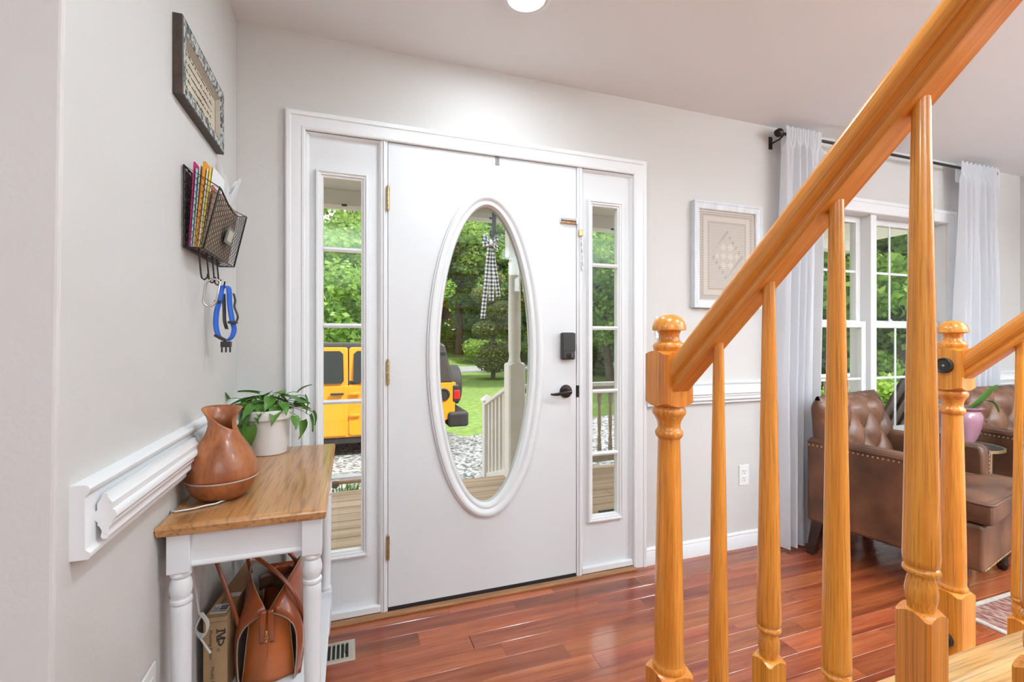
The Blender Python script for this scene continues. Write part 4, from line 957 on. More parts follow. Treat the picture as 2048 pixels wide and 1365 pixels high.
b = MB(); b.box(tx - .003, tx + .003, tyf - .016, tyf - .012, .318, .330); zp = put('zip_pull', b, 'brass_bright', tote, bevel=.001)
b = MB(); b.tube([(tx + .003 * math.cos(a) , tyf - .017, .313 + .0055 * math.sin(a)) for a in [2 * math.pi * k / 14 for k in range(14)]], .0011, 6, closed=True); put('pull_ring', b, 'brass_bright', zp, smooth=60)
b = MB(); b.ball((tx, tyf - .016, .300), .003, 10, 6); put('stud', b, 'brass_bright', zp, smooth=60)
b = MB(); b.tube([(tx + .002, tyf - .016, .298), (tx + .003, tyf - .017, .275), (tx + .001, tyf - .016, .255), (tx - .003, tyf - .016, .240)], .001, 5); put('pull_cord', b, 'leather_tan', zp, smooth=60)
h1 = [(.108, -.50, .300), (.106, -.505, .340), (.076, -.495, .434), (.036, -.465, .535), (.030, -.44, .575), (.045, -.405, .585), (.078, -.375, .545), (.100, -.36, .487), (.112, -.35, .42)]
h2 = [(.276, -.47, .290), (.283, -.49, .325), (.260, -.505, .398), (.215, -.485, .458), (.154, -.455, .503), (.110, -.42, .530), (.105, -.36, .555), (.150, -.31, .530), (.200, -.30, .472), (.240, -.30, .420), (.262, -.30, .360)]
for hp in (h1, h2): put('handle', MB().tube(spline(hp), .0062, 10), 'leather_tan', tote, smooth=70)
put('pocket_flap', MB().grid(lambda i, j: (tx - .055 + .11 * i, -.33 + .02 * math.sin(6 * i) , .395 - .05 * j), 10, 4), 'leather_brown', tote, smooth=80, solid=.003)
# white cable bundle behind the front table leg
cbl = MB()
for k in range(3): cbl.tube(spline([(.030 + .004 * k, -.600, .44), (.050 + .003 * k, -.615, .420), (.052, -.62, .395), (.036, -.612, .378 + .006 * k), (.022, -.6, .40), (.034, -.6, .43)], 5), .0022, 6)
cbl.tube(spline([(.030, -.60, .44), (.012, -.59, .55), (.006, -.62, .68)], 5), .0022, 6)
cbl.tube(spline([(.036, -.612, .378), (.058, -.63, .355), (.066, -.635, .345)], 5), .0026, 6)
put('cable_bundle', cbl, 'cable_white', smooth=60, label='coiled white power cable hanging under the console table', cat='cable')

# ================================================================== OVER-DOOR HOOK AND BOW
hk = thing('wreath_hook', (1.076, .05, 1.68), 'flat metal wreath hook over the top of the door', 'hook')
b = MB(); b.box(1.066, 1.086, .0015, .0035, 2.012, 2.0535); b.box(1.066, 1.086, .0015, .0555, 2.0520, 2.0538); put('inner_strip', b, 'grey_metal', hk)
b = MB(); b.box(1.066, 1.086, .0535, .0555, 1.70, 2.0538); b.tube([(1.076, .0555, 1.705), (1.076, .066, 1.692), (1.074, .080, 1.690), (1.070, .088, 1.70), (1.068, .088, 1.722)], .006, 8); put('outer_strip', b, 'black_metal', hk)
bow = thing('gingham_bow', (1.068, .085, 1.30), 'black and white gingham ribbon bow hanging outside the oval window', 'bow')
def ribbon_uv(name, pts, w, side_v, parent, cell=.019):
    Q = spline(pts, 8); vs = []; fs = []; uv = []; acc = 0
    sv = Vector(side_v).normalized() * (w / 2)
    for i, q in enumerate(Q):
        if i: acc += (q - Q[i - 1]).length
        vs += [tuple(q - sv), tuple(q + sv)]; uv += [(0, acc / cell), (w / cell, acc / cell)]
    for i in range(len(Q) - 1): fs.append((2 * i, 2 * i + 1, 2 * i + 3, 2 * i + 2))
    o = put(name, MB().add(vs, fs), 'gingham', parent, smooth=80, solid=.0008)
    ul = o.data.uv_layers.new(name='UVMap')
    for l in o.data.loops: ul.data[l.index].uv = uv[l.vertex_index]
    return o
bx_, by_, bz_ = 1.068, .086, 1.665
ribbon_uv('ribbon_tail', [(bx_ - .004, by_, bz_ - .01), (bx_ - .012, by_ + .006, bz_ - .10), (bx_ - .022, by_, bz_ - .20), (bx_ - .030, by_ + .008, bz_ - .29), (bx_ - .040, by_ + .002, bz_ - .372)], .026, (1, .25, 0), bow)
ribbon_uv('ribbon_tail', [(bx_ + .004, by_ + .004, bz_ - .01), (bx_ + .004, by_ + .010, bz_ - .10), (bx_ + .005, by_ + .004, bz_ - .18), (bx_ + .006, by_ + .010, bz_ - .285)], .026, (1, -.2, 0), bow)
ribbon_uv('ribbon_tail', [(bx_ + .008, by_ + .008, bz_ - .01), (bx_ + .022, by_ + .014, bz_ - .11), (bx_ + .032, by_ + .010, bz_ - .18), (bx_ + .044, by_ + .014, bz_ - .262)], .024, (1, .1, .15), bow)
for sg, up in ((-1, .022), (1, .024), (-1, -.012), (1, -.028)):
    ribbon_uv('bow_loop', [(bx_, by_ - .004, bz_), (bx_ + sg * .022, by_ - .010, bz_ + up * .8), (bx_ + sg * .042, by_ - .002, bz_ + up), (bx_ + sg * .036, by_ + .012, bz_ + up * .7), (bx_ + sg * .012, by_ + .008, bz_ - .002), (bx_, by_ + .004, bz_)], .026, (0, .3, 1), bow)
ribbon_uv('hanging_loop', [(bx_ - .012, by_, bz_), (bx_ - .016, by_, bz_ + .030), (bx_ + .002, by_ + .002, bz_ + .045), (bx_ + .020, by_ + .002, bz_ + .030), (bx_ + .014, by_, bz_)], .012, (0, 1, 0), bow)
b = MB(); b.ball((bx_, by_, bz_), .015, 12, 8, (1, .8, 1)); put('knot', b, 'gingham', bow, smooth=60)

# ================================================================== CURTAINS
RZ, RY = 2.372, -.085
rod = thing('curtain_rod', (3.75, RY, RZ), 'dark bronze curtain rod with ball finials above the double window', 'curtain rod')
put('rod', MB().tube([(2.745, RY, RZ), (4.76, RY, RZ)], .0085, 14), 'bronze_metal', rod, smooth=60)
for x in (2.732, 4.765): put('finial', MB().lathe([(.008, -.03), (.012, -.026), (.009, -.02)], (x, RY, RZ), 12, axis=(1, 0, 0)).ball((x, RY, RZ), .024, 18, 12), 'bronze_metal', rod, smooth=60)
for x in (2.760, 3.640, 4.72):
    b = MB(); b.box(x - .012, x + .012, -.006, 0, RZ - .06, RZ + .012); b.tube([(x, -.004, RZ - .03), (x, RY + .02, RZ - .025), (x, RY, RZ - .014)], .005, 8); b.tube([(x, RY - .01, RZ - .006), (x, RY, RZ - .0125), (x, RY + .01, RZ - .006)], .004, 8); put('bracket', b, 'bronze_metal', rod, smooth=50)
def curtain(x0, x1, x0b, x1b, nf, label, seed):
    rs = random.Random(seed); ph = [rs.uniform(0, 6.28) for _ in range(4)]
    def fn(i, j):
        z = RZ + .035 - (RZ + .035 - .012) * j; gather = 1 if j < .03 else 1
        x = (x0 + (x1 - x0) * i) * (1 - min(1, j * 1.6)) + (x0b + (x1b - x0b) * i) * min(1, j * 1.6)
        amp = .016 + .020 * min(1, j * 3)
        yy = RY - .012 + amp * math.sin(2 * math.pi * nf * i + ph[0] + .6 * math.sin(3 * j + ph[1])) + .008 * math.sin(2 * math.pi * nf * 2.3 * i + ph[2])
        if j < .035: yy = RY - .013 - .008 * abs(math.sin(2 * math.pi * nf * 1.5 * i + ph[3])) ; z += .006 * math.sin(2 * math.pi * nf * 1.5 * i)
        return (x, yy - .004, z)
    t0 = thing('curtain', ((x0b + x1b) / 2, RY, 0), label, 'curtain', 'sheer curtains at the double window')
    put('panel', MB().grid(fn, 90, 60), 'sheer_linen', t0, smooth=80)
    put('back_sheet', MB().grid(lambda i, j: (fn(i, .02)[0], RY + .0125 + .004 * math.sin(30 * i), RZ + .035 - .13 * j), 40, 6), 'sheer_linen', t0, smooth=80)
    put('hem', MB().grid(lambda i, j: tuple(Vector(fn(i, .965 + .034 * j)) + Vector((0, .0025, 0))), 90, 3), 'sheer_linen', t0, smooth=80)
curtain(2.762, 3.040, 2.715, 2.985, 4.5, 'white sheer curtain panel hanging beside the framed lace', 4)
curtain(4.355, 4.785, 4.300, 4.770, 6, 'white sheer curtain panel hanging near the room corner', 9)

# ================================================================== SITTING ROOM
def armchair(loc, rz, label):
    c = thing('armchair', loc, label, 'armchair', 'brown tufted armchairs by the window', rz=rz); W = .345
    for s_ in (-1, 1):
        # arm: a padded panel with a rolled upper edge; nails follow the outer top edge and the front edge
        prof = [(-.195, .185), (-.195, .575), (-.188, .618), (-.170, .634), (.20, .648), (.365, .650), (.375, .62), (.375, .185)]
        b = MB(); x0, x1 = (s_ * .258, s_ * .350); b.extrude(prof, lambda u, v, t: (t, u, v), x0, x1)
        a = put('arm', b, 'leather_brown', c, bevel=.016, seg=3, local=True, smooth=50)
        m = MB(); xo = s_ * .3515
        for k in range(26): m.ball((xo, .362 - k * .0214, .608 - .010 * k / 26), .0048, 7, 5, (.55, 1, 1))
        put('nailheads', m, 'aged_brass', a, smooth=60, local=True, kind='stuff')
        m = MB()
        for k in range(19): m.ball((s_ * .334, -.1965, .578 - k * .0205), .0045, 7, 5, (1, .55, 1))
        put('nailheads', m, 'aged_brass', a, smooth=60, local=True, kind='stuff')
        put('piping', MB().tube([(s_ * .352, .37, .630), (s_ * .352, -.17, .614), (s_ * .351, -.192, .60), (s_ * .351, -.197, .2)], .004, 8), 'leather_brown', a, smooth=60, local=True)
    # back: raked, rolled over at the top, deeply buttoned on the front
    def back_pt(i, j, front):
        u = (i - .5) * 2; z = .42 + .44 * j; rake = .085 * j
        xw = (.33 + .012 * j) * u; round_ = .018 * (abs(u) ** 6) + .03 * max(0, (j - .86) / .14) ** 2
        if front:
            a_ = xw / .205 + (z - .42) / .25; c_ = xw / .205 - (z - .42) / .25
            puff = .046 * (abs(math.sin(math.pi * a_ / 1.0)) * abs(math.sin(math.pi * c_ / 1.0))) ** .45
            return (xw, .200 + rake - puff + round_, z - (.0 if j < .98 else .004))
        return (xw, .345 + rake * .35 - round_ * .8, z)
    fr_ = MB().grid(lambda i, j: back_pt(i, j, True), 45, 40); bkp = put('backrest', fr_, 'leather_brown', c, smooth=70, local=True)
    rear = MB().grid(lambda i, j: back_pt(i, j, False), 21, 12)
    def strip(f): m_ = MB(); m_.grid(f, 24, 5); return m_
    rear.grid(lambda i, j: tuple(Vector(back_pt(i, 1, True)).lerp(Vector(back_pt(i, 1, False)), j) + Vector((0, 0, .022 * math.sin(math.pi * j)))), 45, 9)
    for e in (0, 1): rear.grid(lambda i, j, e=e: tuple(Vector(back_pt(e, i, True)).lerp(Vector(back_pt(e, i, False)), j) + Vector(((.016 if e else -.016) * math.sin(math.pi * j), 0, 0))), 40, 7)
    put('back_shell', rear, 'leather_brown', bkp, smooth=60, local=True)
    m = MB()
    for r_ in range(0, 5):
        for k in range(-3, 4):
            xw = k * .1025; zz = .42 + r_ * .125
            if (k + r_) % 2: continue
            if abs(xw) > .27 or zz > .84: continue
            j = (zz - .42) / .465; m.ball((xw, .196 + .085 * j, zz), .009, 10, 6, (1, .5, 1))
    put('buttons', m, 'leather_brown', bkp, smooth=60, local=True)
    # seat
    b = MB(); b.box(-.338, .338, -.335, .32, .185, .385); rl = put('seat_frame', b, 'leather_brown', c, bevel=.014, seg=3, local=True)
    m = MB()
    for k in range(44): m.ball((-.322 + k * .015, -.3365, .194), .0042, 6, 4, (1, .55, 1))
    put('nailheads', m, 'aged_brass', rl, local=True, smooth=60, kind='stuff')
    b = MB(); b.extrude([(-.330, -.362), (.330, -.362), (.330, -.205), (.254, -.195), (.254, .205), (-.254, .205), (-.254, -.195), (-.330, -.205)], lambda u, v, t: (u, v, t), .388, .482); sc_ = put('seat_cushion', b, 'leather_brown', c, bevel=.018, seg=3, local=True)
    def cush(i, j):
        u, v = (i - .5) * 2, (j - .5) * 2; w_ = .318 if v < -.42 else .246; return (w_ * u, -.080 + .270 * v, .500 - .026 * max(abs(u) ** 6, abs(v) ** 6) + .005 * math.sin(5 * u + 3 * v))
    put('cushion_top', MB().grid(cush, 24, 24), 'leather_brown', sc_, smooth=80, local=True)
    put('piping', MB().tube([(-.254, .2, .480), (-.254, -.195, .480), (-.330, -.205, .480), (-.330, -.352, .480), (-.318, -.362, .480), (.318, -.362, .480), (.330, -.352, .480), (.330, -.205, .480), (.254, -.195, .480), (.254, .2, .480)], .005, 8), 'leather_brown', sc_, smooth=60, local=True)
    # legs
    for s_ in (-1, 1):
        x = s_ * .315; y = .325
        put('leg', MB().hexa([(x - .022 + s_ * .012, y - .012 + .028, 0), (x + .022 + s_ * .012, y - .012 + .028, 0), (x + .022 + s_ * .012, y + .026 + .028, 0), (x - .022 + s_ * .012, y + .026 + .028, 0), (x - .030, y - .03, .19), (x + .030, y - .03, .19), (x + .030, y + .03, .19), (x - .030, y + .03, .19)]), 'dark_leg', c, bevel=.003, local=True)
        y = -.25
        put('leg', MB().lathe([(.010, 0.03), (.020, .034), (.024, .05), (.020, .066), (.030, .09), (.033, .11), (.026, .13), (.034, .15), (.034, .188)], (x, y, 0), 20), 'dark_leg', c, smooth=50, local=True)
        put('caster', MB().lathe([(.018, -.011), (.022, -.008), (.022, .008), (.018, .011)], (x, y, .022), 18, axis=(1, 0, 0)), 'dark_leg', c, smooth=40, local=True)
    return c
armchair((3.245, -.475, 0), R(12), 'brown leather tufted armchair beside the sheer curtain and framed lace')
armchair((4.475, -.525, 0), R(-3), 'brown leather tufted armchair beyond the glass side table')
# glass side table
stx, sty, stz = 3.93, -.335, .555
st = thing('side_table', (stx, sty, 0), 'round glass side table with a pale brass rim between the armchairs', 'side table')
put('glass_top', MB().lathe([(.0001, stz - .008), (.165, stz - .008), (.165, stz), (.0001, stz)], (stx, sty, 0), 48, cap=False), 'glass_edge_grey', st)
put('rim', MB().lathe([(.165, stz - .014), (.174, stz - .014), (.175, stz + .002), (.171, stz + .003), (.165, stz + .001), (.165, stz - .014)], (stx, sty, 0), 48, cap=False), 'brass_frame', st, smooth=40)
for k in range(3):
    a = R(-20 + 120 * k); put('leg', MB().tube([(stx + .155 * math.cos(a), sty + .155 * math.sin(a), stz - .012), (stx + .15 * math.cos(a), sty + .15 * math.sin(a), 0)], .011, 10), 'brass_frame', st, smooth=60)
put('lower_ring', MB().tube([(stx + .151 * math.cos(a), sty + .151 * math.sin(a), .12) for a in [2 * math.pi * k / 36 for k in range(36)]], .006, 8, closed=True), 'brass_frame', st, smooth=60)
# pink glazed pot with strap leaves
pp_ = thing('potted_lily', (stx - .01, sty + .02, stz), 'shiny dusty-pink ceramic pot with strap leaves on the side table', 'plant')
X, Y, Z = stx - .01, sty + .02, stz
put('pot', MB().lathe([(.0001, .001), (.058, 0), (.062, .004), (.085, .06), (.100, .115), (.106, .155), (.104, .185), (.095, .203), (.092, .208), (.096, .213), (.110, .222), (.112, .229), (.109, .232), (.098, .222), (.088, .21), (.09, .195), (.0001, .195)], (X, Y, Z), 48, cap=False), 'pot_pink', pp_, smooth=45)
put('soil', MB().lathe([(.091, .197), (.0001, .206)], (X, Y, Z), 24, cap=False), 'soil', pp_)
def strap(pts, w):
    Q = spline(pts, 6); n_ = len(Q); vs = []; fs = []
    for i, q in enumerate(Q):
        d = (Q[min(i + 1, n_ - 1)] - Q[max(i - 1, 0)]).normalized(); sd = d.cross(Vector((0, 0, 1))).normalized(); ww = w * (1 - max(0, (i / n_ - .6) / .4) ** 2) * .5
        up = sd.cross(d).normalized(); vs += [tuple(q - sd * ww + up * ww * .5), tuple(q), tuple(q + sd * ww + up * ww * .5)]
    for i in range(n_ - 1): a = 3 * i; fs += [(a, a + 1, a + 4, a + 3), (a + 1, a + 2, a + 5, a + 4)]
    o = put('leaf', MB().add(vs, fs), 'leaf_pothos', pp_, smooth=80); return o
strap([(X + .02, Y - .02, Z + .19), (X + .09, Y - .05, Z + .245), (X + .16, Y - .07, Z + .315), (X + .21, Y - .085, Z + .36)], .045)
strap([(X + .03, Y - .01, Z + .19), (X + .10, Y - .06, Z + .262), (X + .17, Y - .08, Z + .250), (X + .20, Y - .09, Z + .195)], .022)
strap([(X - .02, Y, Z + .19), (X - .07, Y - .02, Z + .33), (X - .12, Y - .03, Z + .41), (X - .16, Y - .03, Z + .40)], .028)
strap([(X, Y + .02, Z + .19), (X - .02, Y + .04, Z + .36), (X - .06, Y + .05, Z + .47), (X - .11, Y + .05, Z + .46)], .028)
# rug
rg = thing('area_rug', (4.0, -1.9, 0), 'faded brick-red woven area rug with a pale edge', 'rug')
b = MB(); b.box(2.93, 5.15, -3.0, -.82, .001, .007); put('pile', b, 'rug_weave', rg)
put('binding', MB().sweep([(2.93, -3.0), (2.93, -.815), (5.15, -.815), (5.15, -3.0)], [(-.002, .0008), (-.002, .0085), (.016, .0085), (.019, .005), (.019, .0008)], lambda u, v, p: (u, v, p), closed=True), 'rug_border', rg)

# ================================================================== PORCH
DZ = -.05
dk = thing('porch_deck', (2.4, 1.05, -.75), 'tan board porch deck outside the entry door', 'deck', kind='structure')
b = MB(); b.box(-1.6, 6.45, .16, 1.93, -.2, DZ - .03); b.box(-1.6, 6.45, 1.88, 1.925, -.75, -.2); put('joist_frame', b, 'dark_gap', dk)
y = .165; rr = random.Random(8); k = 0
while y < 1.95:
    w_ = .141; xs = [-1.6, -1.6 + 1.2 + 2.2 * rr.random(), 0, 6.45]; xs = [-1.6, .7 + 1.9 * rr.random(), 6.45] if k % 2 else [-1.6, -.4 + rr.random(), 3.2 + rr.random(), 6.45]
    for a, c_ in zip(xs, xs[1:]):
        b = MB(); b.box(a + .0015, c_ - .0015, y, min(y + w_ - .006, 1.965), DZ - .026, DZ); put('board', b, 'deck_tan', dk, bevel=.003)
    y += w_; k += 1
b = MB(); b.box(-1.6, 6.45, 1.93, 1.955, -.30, DZ - .028); put('fascia', b, 'deck_tan', dk)
b = MB(); b.box(-1.7, 6.44, .15, 2.12, 2.40, 2.46); put('ceiling_porch', b, 'porch_paint', kind='structure', label='pale flat porch ceiling outside the door', cat='porch ceiling')
b = MB(); b.box(-1.7, 6.44, 1.90, 2.02, 2.275, 2.40); bm_ = put('porch_beam', b, 'porch_paint', bevel=.004, kind='structure', label='pale beam along the front of the porch ceiling', cat='beam')
b = MB(); b.box(-1.7, 6.44, 2.02, 2.14, 2.30, 2.46); put('fascia_board', b, 'post_paint', bm_)
b = MB()
for k in range(25): b.box(-1.5 + k * .31, -1.46 + k * .31, 1.885, 1.905, 2.268, 2.282)
put('clips', b, 'dark_gap', bm_)
def post(x, label):
    t0 = thing('porch_post', (x, 1.88, DZ), label, 'post', 'white porch posts'); h = .085
    b = MB(); turned_square(b, x, 1.88, .078, DZ, .985, 0, .06, .03); put('post_base', b, 'post_paint', t0, smooth=40)
    put('turned_shaft', MB().lathe([(.055, .96), (.060, .99), (.052, 1.02), (.050, 1.05), (.056, 1.10), (.058, 1.4), (.054, 1.75), (.050, 1.85), (.058, 1.88), (.050, 1.9), (.05, 1.95)], (x, 1.88, 0), 24), 'post_paint', t0, smooth=50)
    b = MB(); turned_square(b, x, 1.88, .07, 1.93, 2.275, .05, .07, .02); put('post_head', b, 'post_paint', t0, smooth=40)
post(1.83, 'white turned porch post at the head of the porch steps'); post(6.36, 'white turned porch post at the far end of the porch'); post(-1.45, 'white turned porch post at the driveway end of the porch')
def rail_run(x0, x1, label):
    t0 = thing('porch_railing', ((x0 + x1) / 2, 1.88, DZ), label, 'railing')
    b = MB(); b.box(x0, x1, 1.835, 1.925, .745, .78); put('top_rail', b, 'post_paint', t0, bevel=.006)
    b = MB(); b.box(x0, x1, 1.855, 1.905, .700, .745); put('sub_rail', b, 'tan_rail', t0)
    b = MB(); b.box(x0, x1, 1.855, 1.905, .02, .075); put('bottom_rail', b, 'tan_rail', t0)
    n_ = int((x1 - x0) / .121); me = None
    pr = [(.022, .07), (.022, .17), (.015, .18), (.020, .22), (.013, .27), (.019, .40), (.013, .55), (.020, .60), (.022, .62), (.022, .71)]
    for k in range(n_):
        x = x0 + (k + .5) * (x1 - x0) / n_
        if me is None: me = MB().lathe(pr, (0, 0, 0), 10).mesh('baluster', smooth=45); me.materials.append(MATS['tan_rail'])
        o = bpy.data.objects.new('baluster', me); COL.objects.link(o); o.parent = t0; o.location = Vector((x, 1.88, 0)) - t0.location
rail_run(1.91, 6.28, 'tan porch railing with turned balusters below the window')
# steps and their rail
sp_ = thing('porch_steps', (1.22, 2.3, -.75), 'tan wooden porch steps leading down to the gravel', 'steps')
for k in range(2):
    for q in range(2):
        b = MB(); b.box(.66, 1.78, 1.985 + k * .30 + q * .145, 1.985 + k * .30 + q * .145 + .139, -.05 - .19 * (k + 1) - .026, -.05 - .19 * (k + 1)); put('step_board', b, 'deck_tan', sp_)
    b = MB(); b.box(.70, 1.75, 1.99 + k * .30, 2.01 + k * .30, -.75, -.05 - .19 * (k + 1) - .026); put('riser_board', b, 'deck_tan', sp_)
sr = thing('step_railing', (1.83, 2.4, -.62), 'white sloping step railing with square balusters and a capped post', 'railing')
P0, P1 = Vector((1.83, 1.96, .76)), Vector((1.83, 2.74, .50))
put('top_rail', MB().bar(P0, P1, .085, .035), 'post_paint', sr, bevel=.004); put('bottom_rail', MB().bar(P0 - Vector((0, 0, .78)), P1 - Vector((0, 0, .78)), .05, .06), 'post_paint', sr)
for k in range(6):
    p = P0.lerp(P1, (k + .6) / 6.3); b = MB(); b.box(1.83 - .018, 1.83 + .018, p.y - .018, p.y + .018, p.z - .76, p.z - .01); put('baluster', b, 'post_paint', sr)
b = MB(); b.box(1.785, 1.875, 2.72, 2.81, -.75, .52); put('newel', b, 'post_paint', sr, bevel=.004)
b = MB(); b.box(1.77, 1.89, 2.705, 2.825, .52, .54); b.add([(1.765, 2.70, .54), (1.895, 2.70, .54), (1.895, 2.83, .54), (1.765, 2.83, .54), (1.83, 2.765, .60)], [(0, 1, 4), (1, 2, 4), (2, 3, 4), (3, 0, 4), (3, 2, 1, 0)]); put('post_cap', b, 'post_paint', sr)
b = MB(); b.box(2.10, 2.85, .28, .86, DZ, DZ + .014); put('doormat', b, 'doormat_dark', bevel=.006, label='dark doormat lying on the porch deck', cat='doormat')
lb_ = thing('boot_rail', (.3, 1.93, DZ), 'low wooden rail with a knob at the porch edge by the sidelight', 'rail')
put('bar', MB().tube([(-.6, 1.93, .030), (.9, 1.93, .037)], .018, 10), 'deck_tan', lb_, smooth=60); put('knob', MB().lathe([(.012, 0), (.028, .01), (.03, .03), (.018, .05)], (.31, 1.915, .030), 14, axis=(0, -1, 0)), 'bark', lb_, smooth=50)
for x in (-.55, .85): b = MB(); b.box(x - .02, x + .02, 1.91, 1.95, DZ, .03); put('leg', b, 'deck_tan', lb_)
wd = thing('leaning_boards', (5.35, .8, DZ), 'dark boards leaning outside the window', 'boards')
for k in range(5):
    put('board', MB().bar((4.85 + k * .10, .95 - .03 * k, DZ + .01), (5.45 + k * .07, .72 - .03 * k, 1.13 - .05 * k), .09, .03, (0, 1, 0)), 'dark_board', wd)

# ================================================================== GARDEN
def gh(x, y):
    z = -.75 - .0 * y
    if y > 30: z += min(1.8, (y - 30) * .11)
    return z
b = MB(); NX, NY = 60, 50
b.grid(lambda i, j: (-45 + 110 * i, 1.6 + 68 * j, gh(0, 1.6 + 68 * j) + (.05 * math.sin(9 * i) * math.sin(11 * j))), NX, NY)
put('ground', b, 'grass_ground', smooth=60, kind='structure', label='green lawn sloping up beyond the road', cat='lawn')
def flat_poly(pts, z, name, m, label, cat, th=.03):
    n_ = len(pts); return put(name, MB().add([(x, y, z) for x, y in pts] + [(x, y, z - th) for x, y in pts], [tuple(range(n_)), tuple(range(n_, 2 * n_))[::-1]] + [(i, (i + 1) % n_, n_ + (i + 1) % n_, n_ + i) for i in range(n_)]), m, kind='structure', label=label, cat=cat)
flat_poly([(-14, 1.97), (-14, 8.2), (1.9, 8.2), (2.5, 6.7), (6.4, 8.0), (11, 9.2), (11, 4.4), (6.4, 4.2), (6.0, 2.9), (2.0, 2.9), (1.9, 1.97)], -.68, 'gravel_drive', 'gravel', 'pale grey gravel driveway in front of the porch', 'driveway', .08)
flat_poly([(1.95, 1.97), (1.95, 2.95), (6.6, 2.95), (6.6, 1.97)], -.55, 'mulch_bed', 'mulch', 'brown wood chip bed along the porch railing', 'flower bed', .2)
flat_poly([(-45, 24.5), (-45, 29.5), (60, 29.5), (60, 24.5)], -.66, 'road', 'asphalt', 'grey asphalt road beyond the lawn', 'road', .1)
# weeds by the step edge
wt = thing('weed_tuft', (.38, 2.06, -.30), 'small green weed tuft with a yellow flower at the porch edge', 'weed')
rw = random.Random(4); b = MB()
for k in range(60):
    x, y_ = .38 + rw.gauss(0, .07), 2.06 + rw.gauss(0, .02); a = rw.uniform(0, 6.28); h_ = rw.uniform(.25, .36); dx, dy = .07 * math.cos(a), .05 * math.sin(a)
    b.add([(x - .006, y_, -.32), (x + .006, y_, -.32), (x + dx * .5 + .005, y_ + dy * .5, -.32 + h_ * .7), (x + dx * .5 - .005, y_ + dy * .5, -.32 + h_ * .7), (x + dx, y_ + dy, -.32 + h_)], [(0, 1, 2, 3), (3, 2, 4)])
put('blades', b, 'blade_green', wt, kind='stuff')
b = MB(); b.ball((.49, 2.04, .0), .012, 8, 6, (1, 1, .5)); put('flower', b, 'paper_yellow', wt); put('stem', MB().tube([(.47, 2.05, -.3), (.49, 2.04, 0)], .003, 5), 'vine_stem', wt)

# off-road vehicle parked on the gravel, its tail towards the steps
suv = thing('off_road_vehicle', (.2, 6.6, -.68), 'boxy yellow off-road vehicle with black hardtop parked on the gravel', 'car')
SY0, SY1 = 5.72, 7.45; GZ = -.68
def ext(pts, y0, y1): return MB().extrude(pts, lambda u, v, t: (u, t, v), y0, y1)
body = [(2.12, -.10), (2.14, .46), (-1.35, .46), (-1.50, .40), (-2.75, .36), (-2.80, .02), (-2.62, -.05), (-2.60, -.16), (-2.50, -.28)]
# lower edge with wheel arches
def arch(cx_, r, n_=9): return [(cx_ - r * math.cos(math.pi * k / (n_ - 1)), -.30 + r * .92 * math.sin(math.pi * k / (n_ - 1))) for k in range(n_)]
low = [(-2.50, -.28)] + arch(-1.75, .46) + [(-1.28, -.36), (.88, -.36)] + arch(1.36, .46) + [(1.83, -.25)]
put('body', ext(body[:6] + low, SY0 + .03, SY1 - .03), 'suv_yellow', suv, bevel=.025, seg=3)
b = MB(); b.box(-1.30, .90, SY0 + .05, SY1 - .05, -.47, -.36); put('rocker', b, 'suv_black', suv, bevel=.02)
b = MB(); b.box(-2.6, 2.0, SY0 + .35, SY1 - .35, -.50, -.30); put('chassis', b, 'suv_black', suv)
top = [(2.10, .46), (1.98, 1.10), (1.90, 1.14), (-.62, 1.14), (-.72, 1.10), (-1.30, .46)]
put('hardtop', MB().add([(x, SY0 + .05 + (.10 if z > .6 else 0), z) for x, z in top] + [(x, SY1 - .05 - (.10 if z > .6 else 0), z) for x, z in top], [tuple(range(6)), tuple(range(6, 12))[::-1]] + [(i, (i + 1) % 6, 6 + (i + 1) % 6, 6 + i) for i in range(6)]), 'suv_hardtop', suv, bevel=.03, seg=3)
def door_panel(x0, x1, flip):
    # yellow door with window frame, leaning in slightly above the belt
    def T(x, z, o): return (x, SY0 + .018 - o + (.10 * max(0, (z - .46)) / .66 if z > .46 else 0), z)
    def ring(o): return [T(x, z, o) for x, z in out]
    out = [(x0, -.30), (x0 + .0, 1.04), (x0 + .03, 1.07), (x1 - .03, 1.07), (x1, 1.04), (x1, -.02), (x1 - (.30 if flip else .02), -.33), (x0 + .04, -.33)]
    n_ = len(out); b = MB().add(ring(0.012) + ring(-.03), [tuple(range(n_)), tuple(range(n_, 2 * n_))[::-1]] + [(i, (i + 1) % n_, n_ + (i + 1) % n_, n_ + i) for i in range(n_)])
    d = put('door', b, 'suv_yellow', suv, bevel=.008)
    w = [(x0 + .09, .50), (x0 + .06, .54), (x0 + .07, .96), (x0 + .12, 1.01), (x1 - .12, 1.01), (x1 - .07, .96), (x1 - .06, .54), (x1 - .09, .50)]; n_ = len(w)
    b = MB().add([T(x, z, .016) for x, z in w] + [T(x, z, 0) for x, z in w], [tuple(range(n_)), tuple(range(n_, 2 * n_))[::-1]] + [(i, (i + 1) % n_, n_ + (i + 1) % n_, n_ + i) for i in range(n_)]); put('window', b, 'suv_window', d)
    b = MB(); hx = x0 + .10; 
    for z in (.335, -.01): b.box(x0 + .01 - .0, x0 + .17, SY0 - .022, SY0 + .01, z - .022, z + .022)
    put('hinge', b, 'suv_yellow', d, bevel=.008)
    b = MB(); b.box(x1 - .26, x1 - .06, SY0 - .032, SY0 + .01, .318, .352); put('handle', b, 'suv_black', d, bevel=.01)
door_panel(.415, 1.16, True); door_panel(-.62, .395, False)
b = MB(); b.box(1.25, 2.00, SY0 + .115, SY0 + .16, .52, 1.0); b.v = [(x, y_ + (.02 if z < .6 else .0), z) for x, y_, z in b.v]; put('quarter_window', b, 'suv_window', suv, bevel=.03)
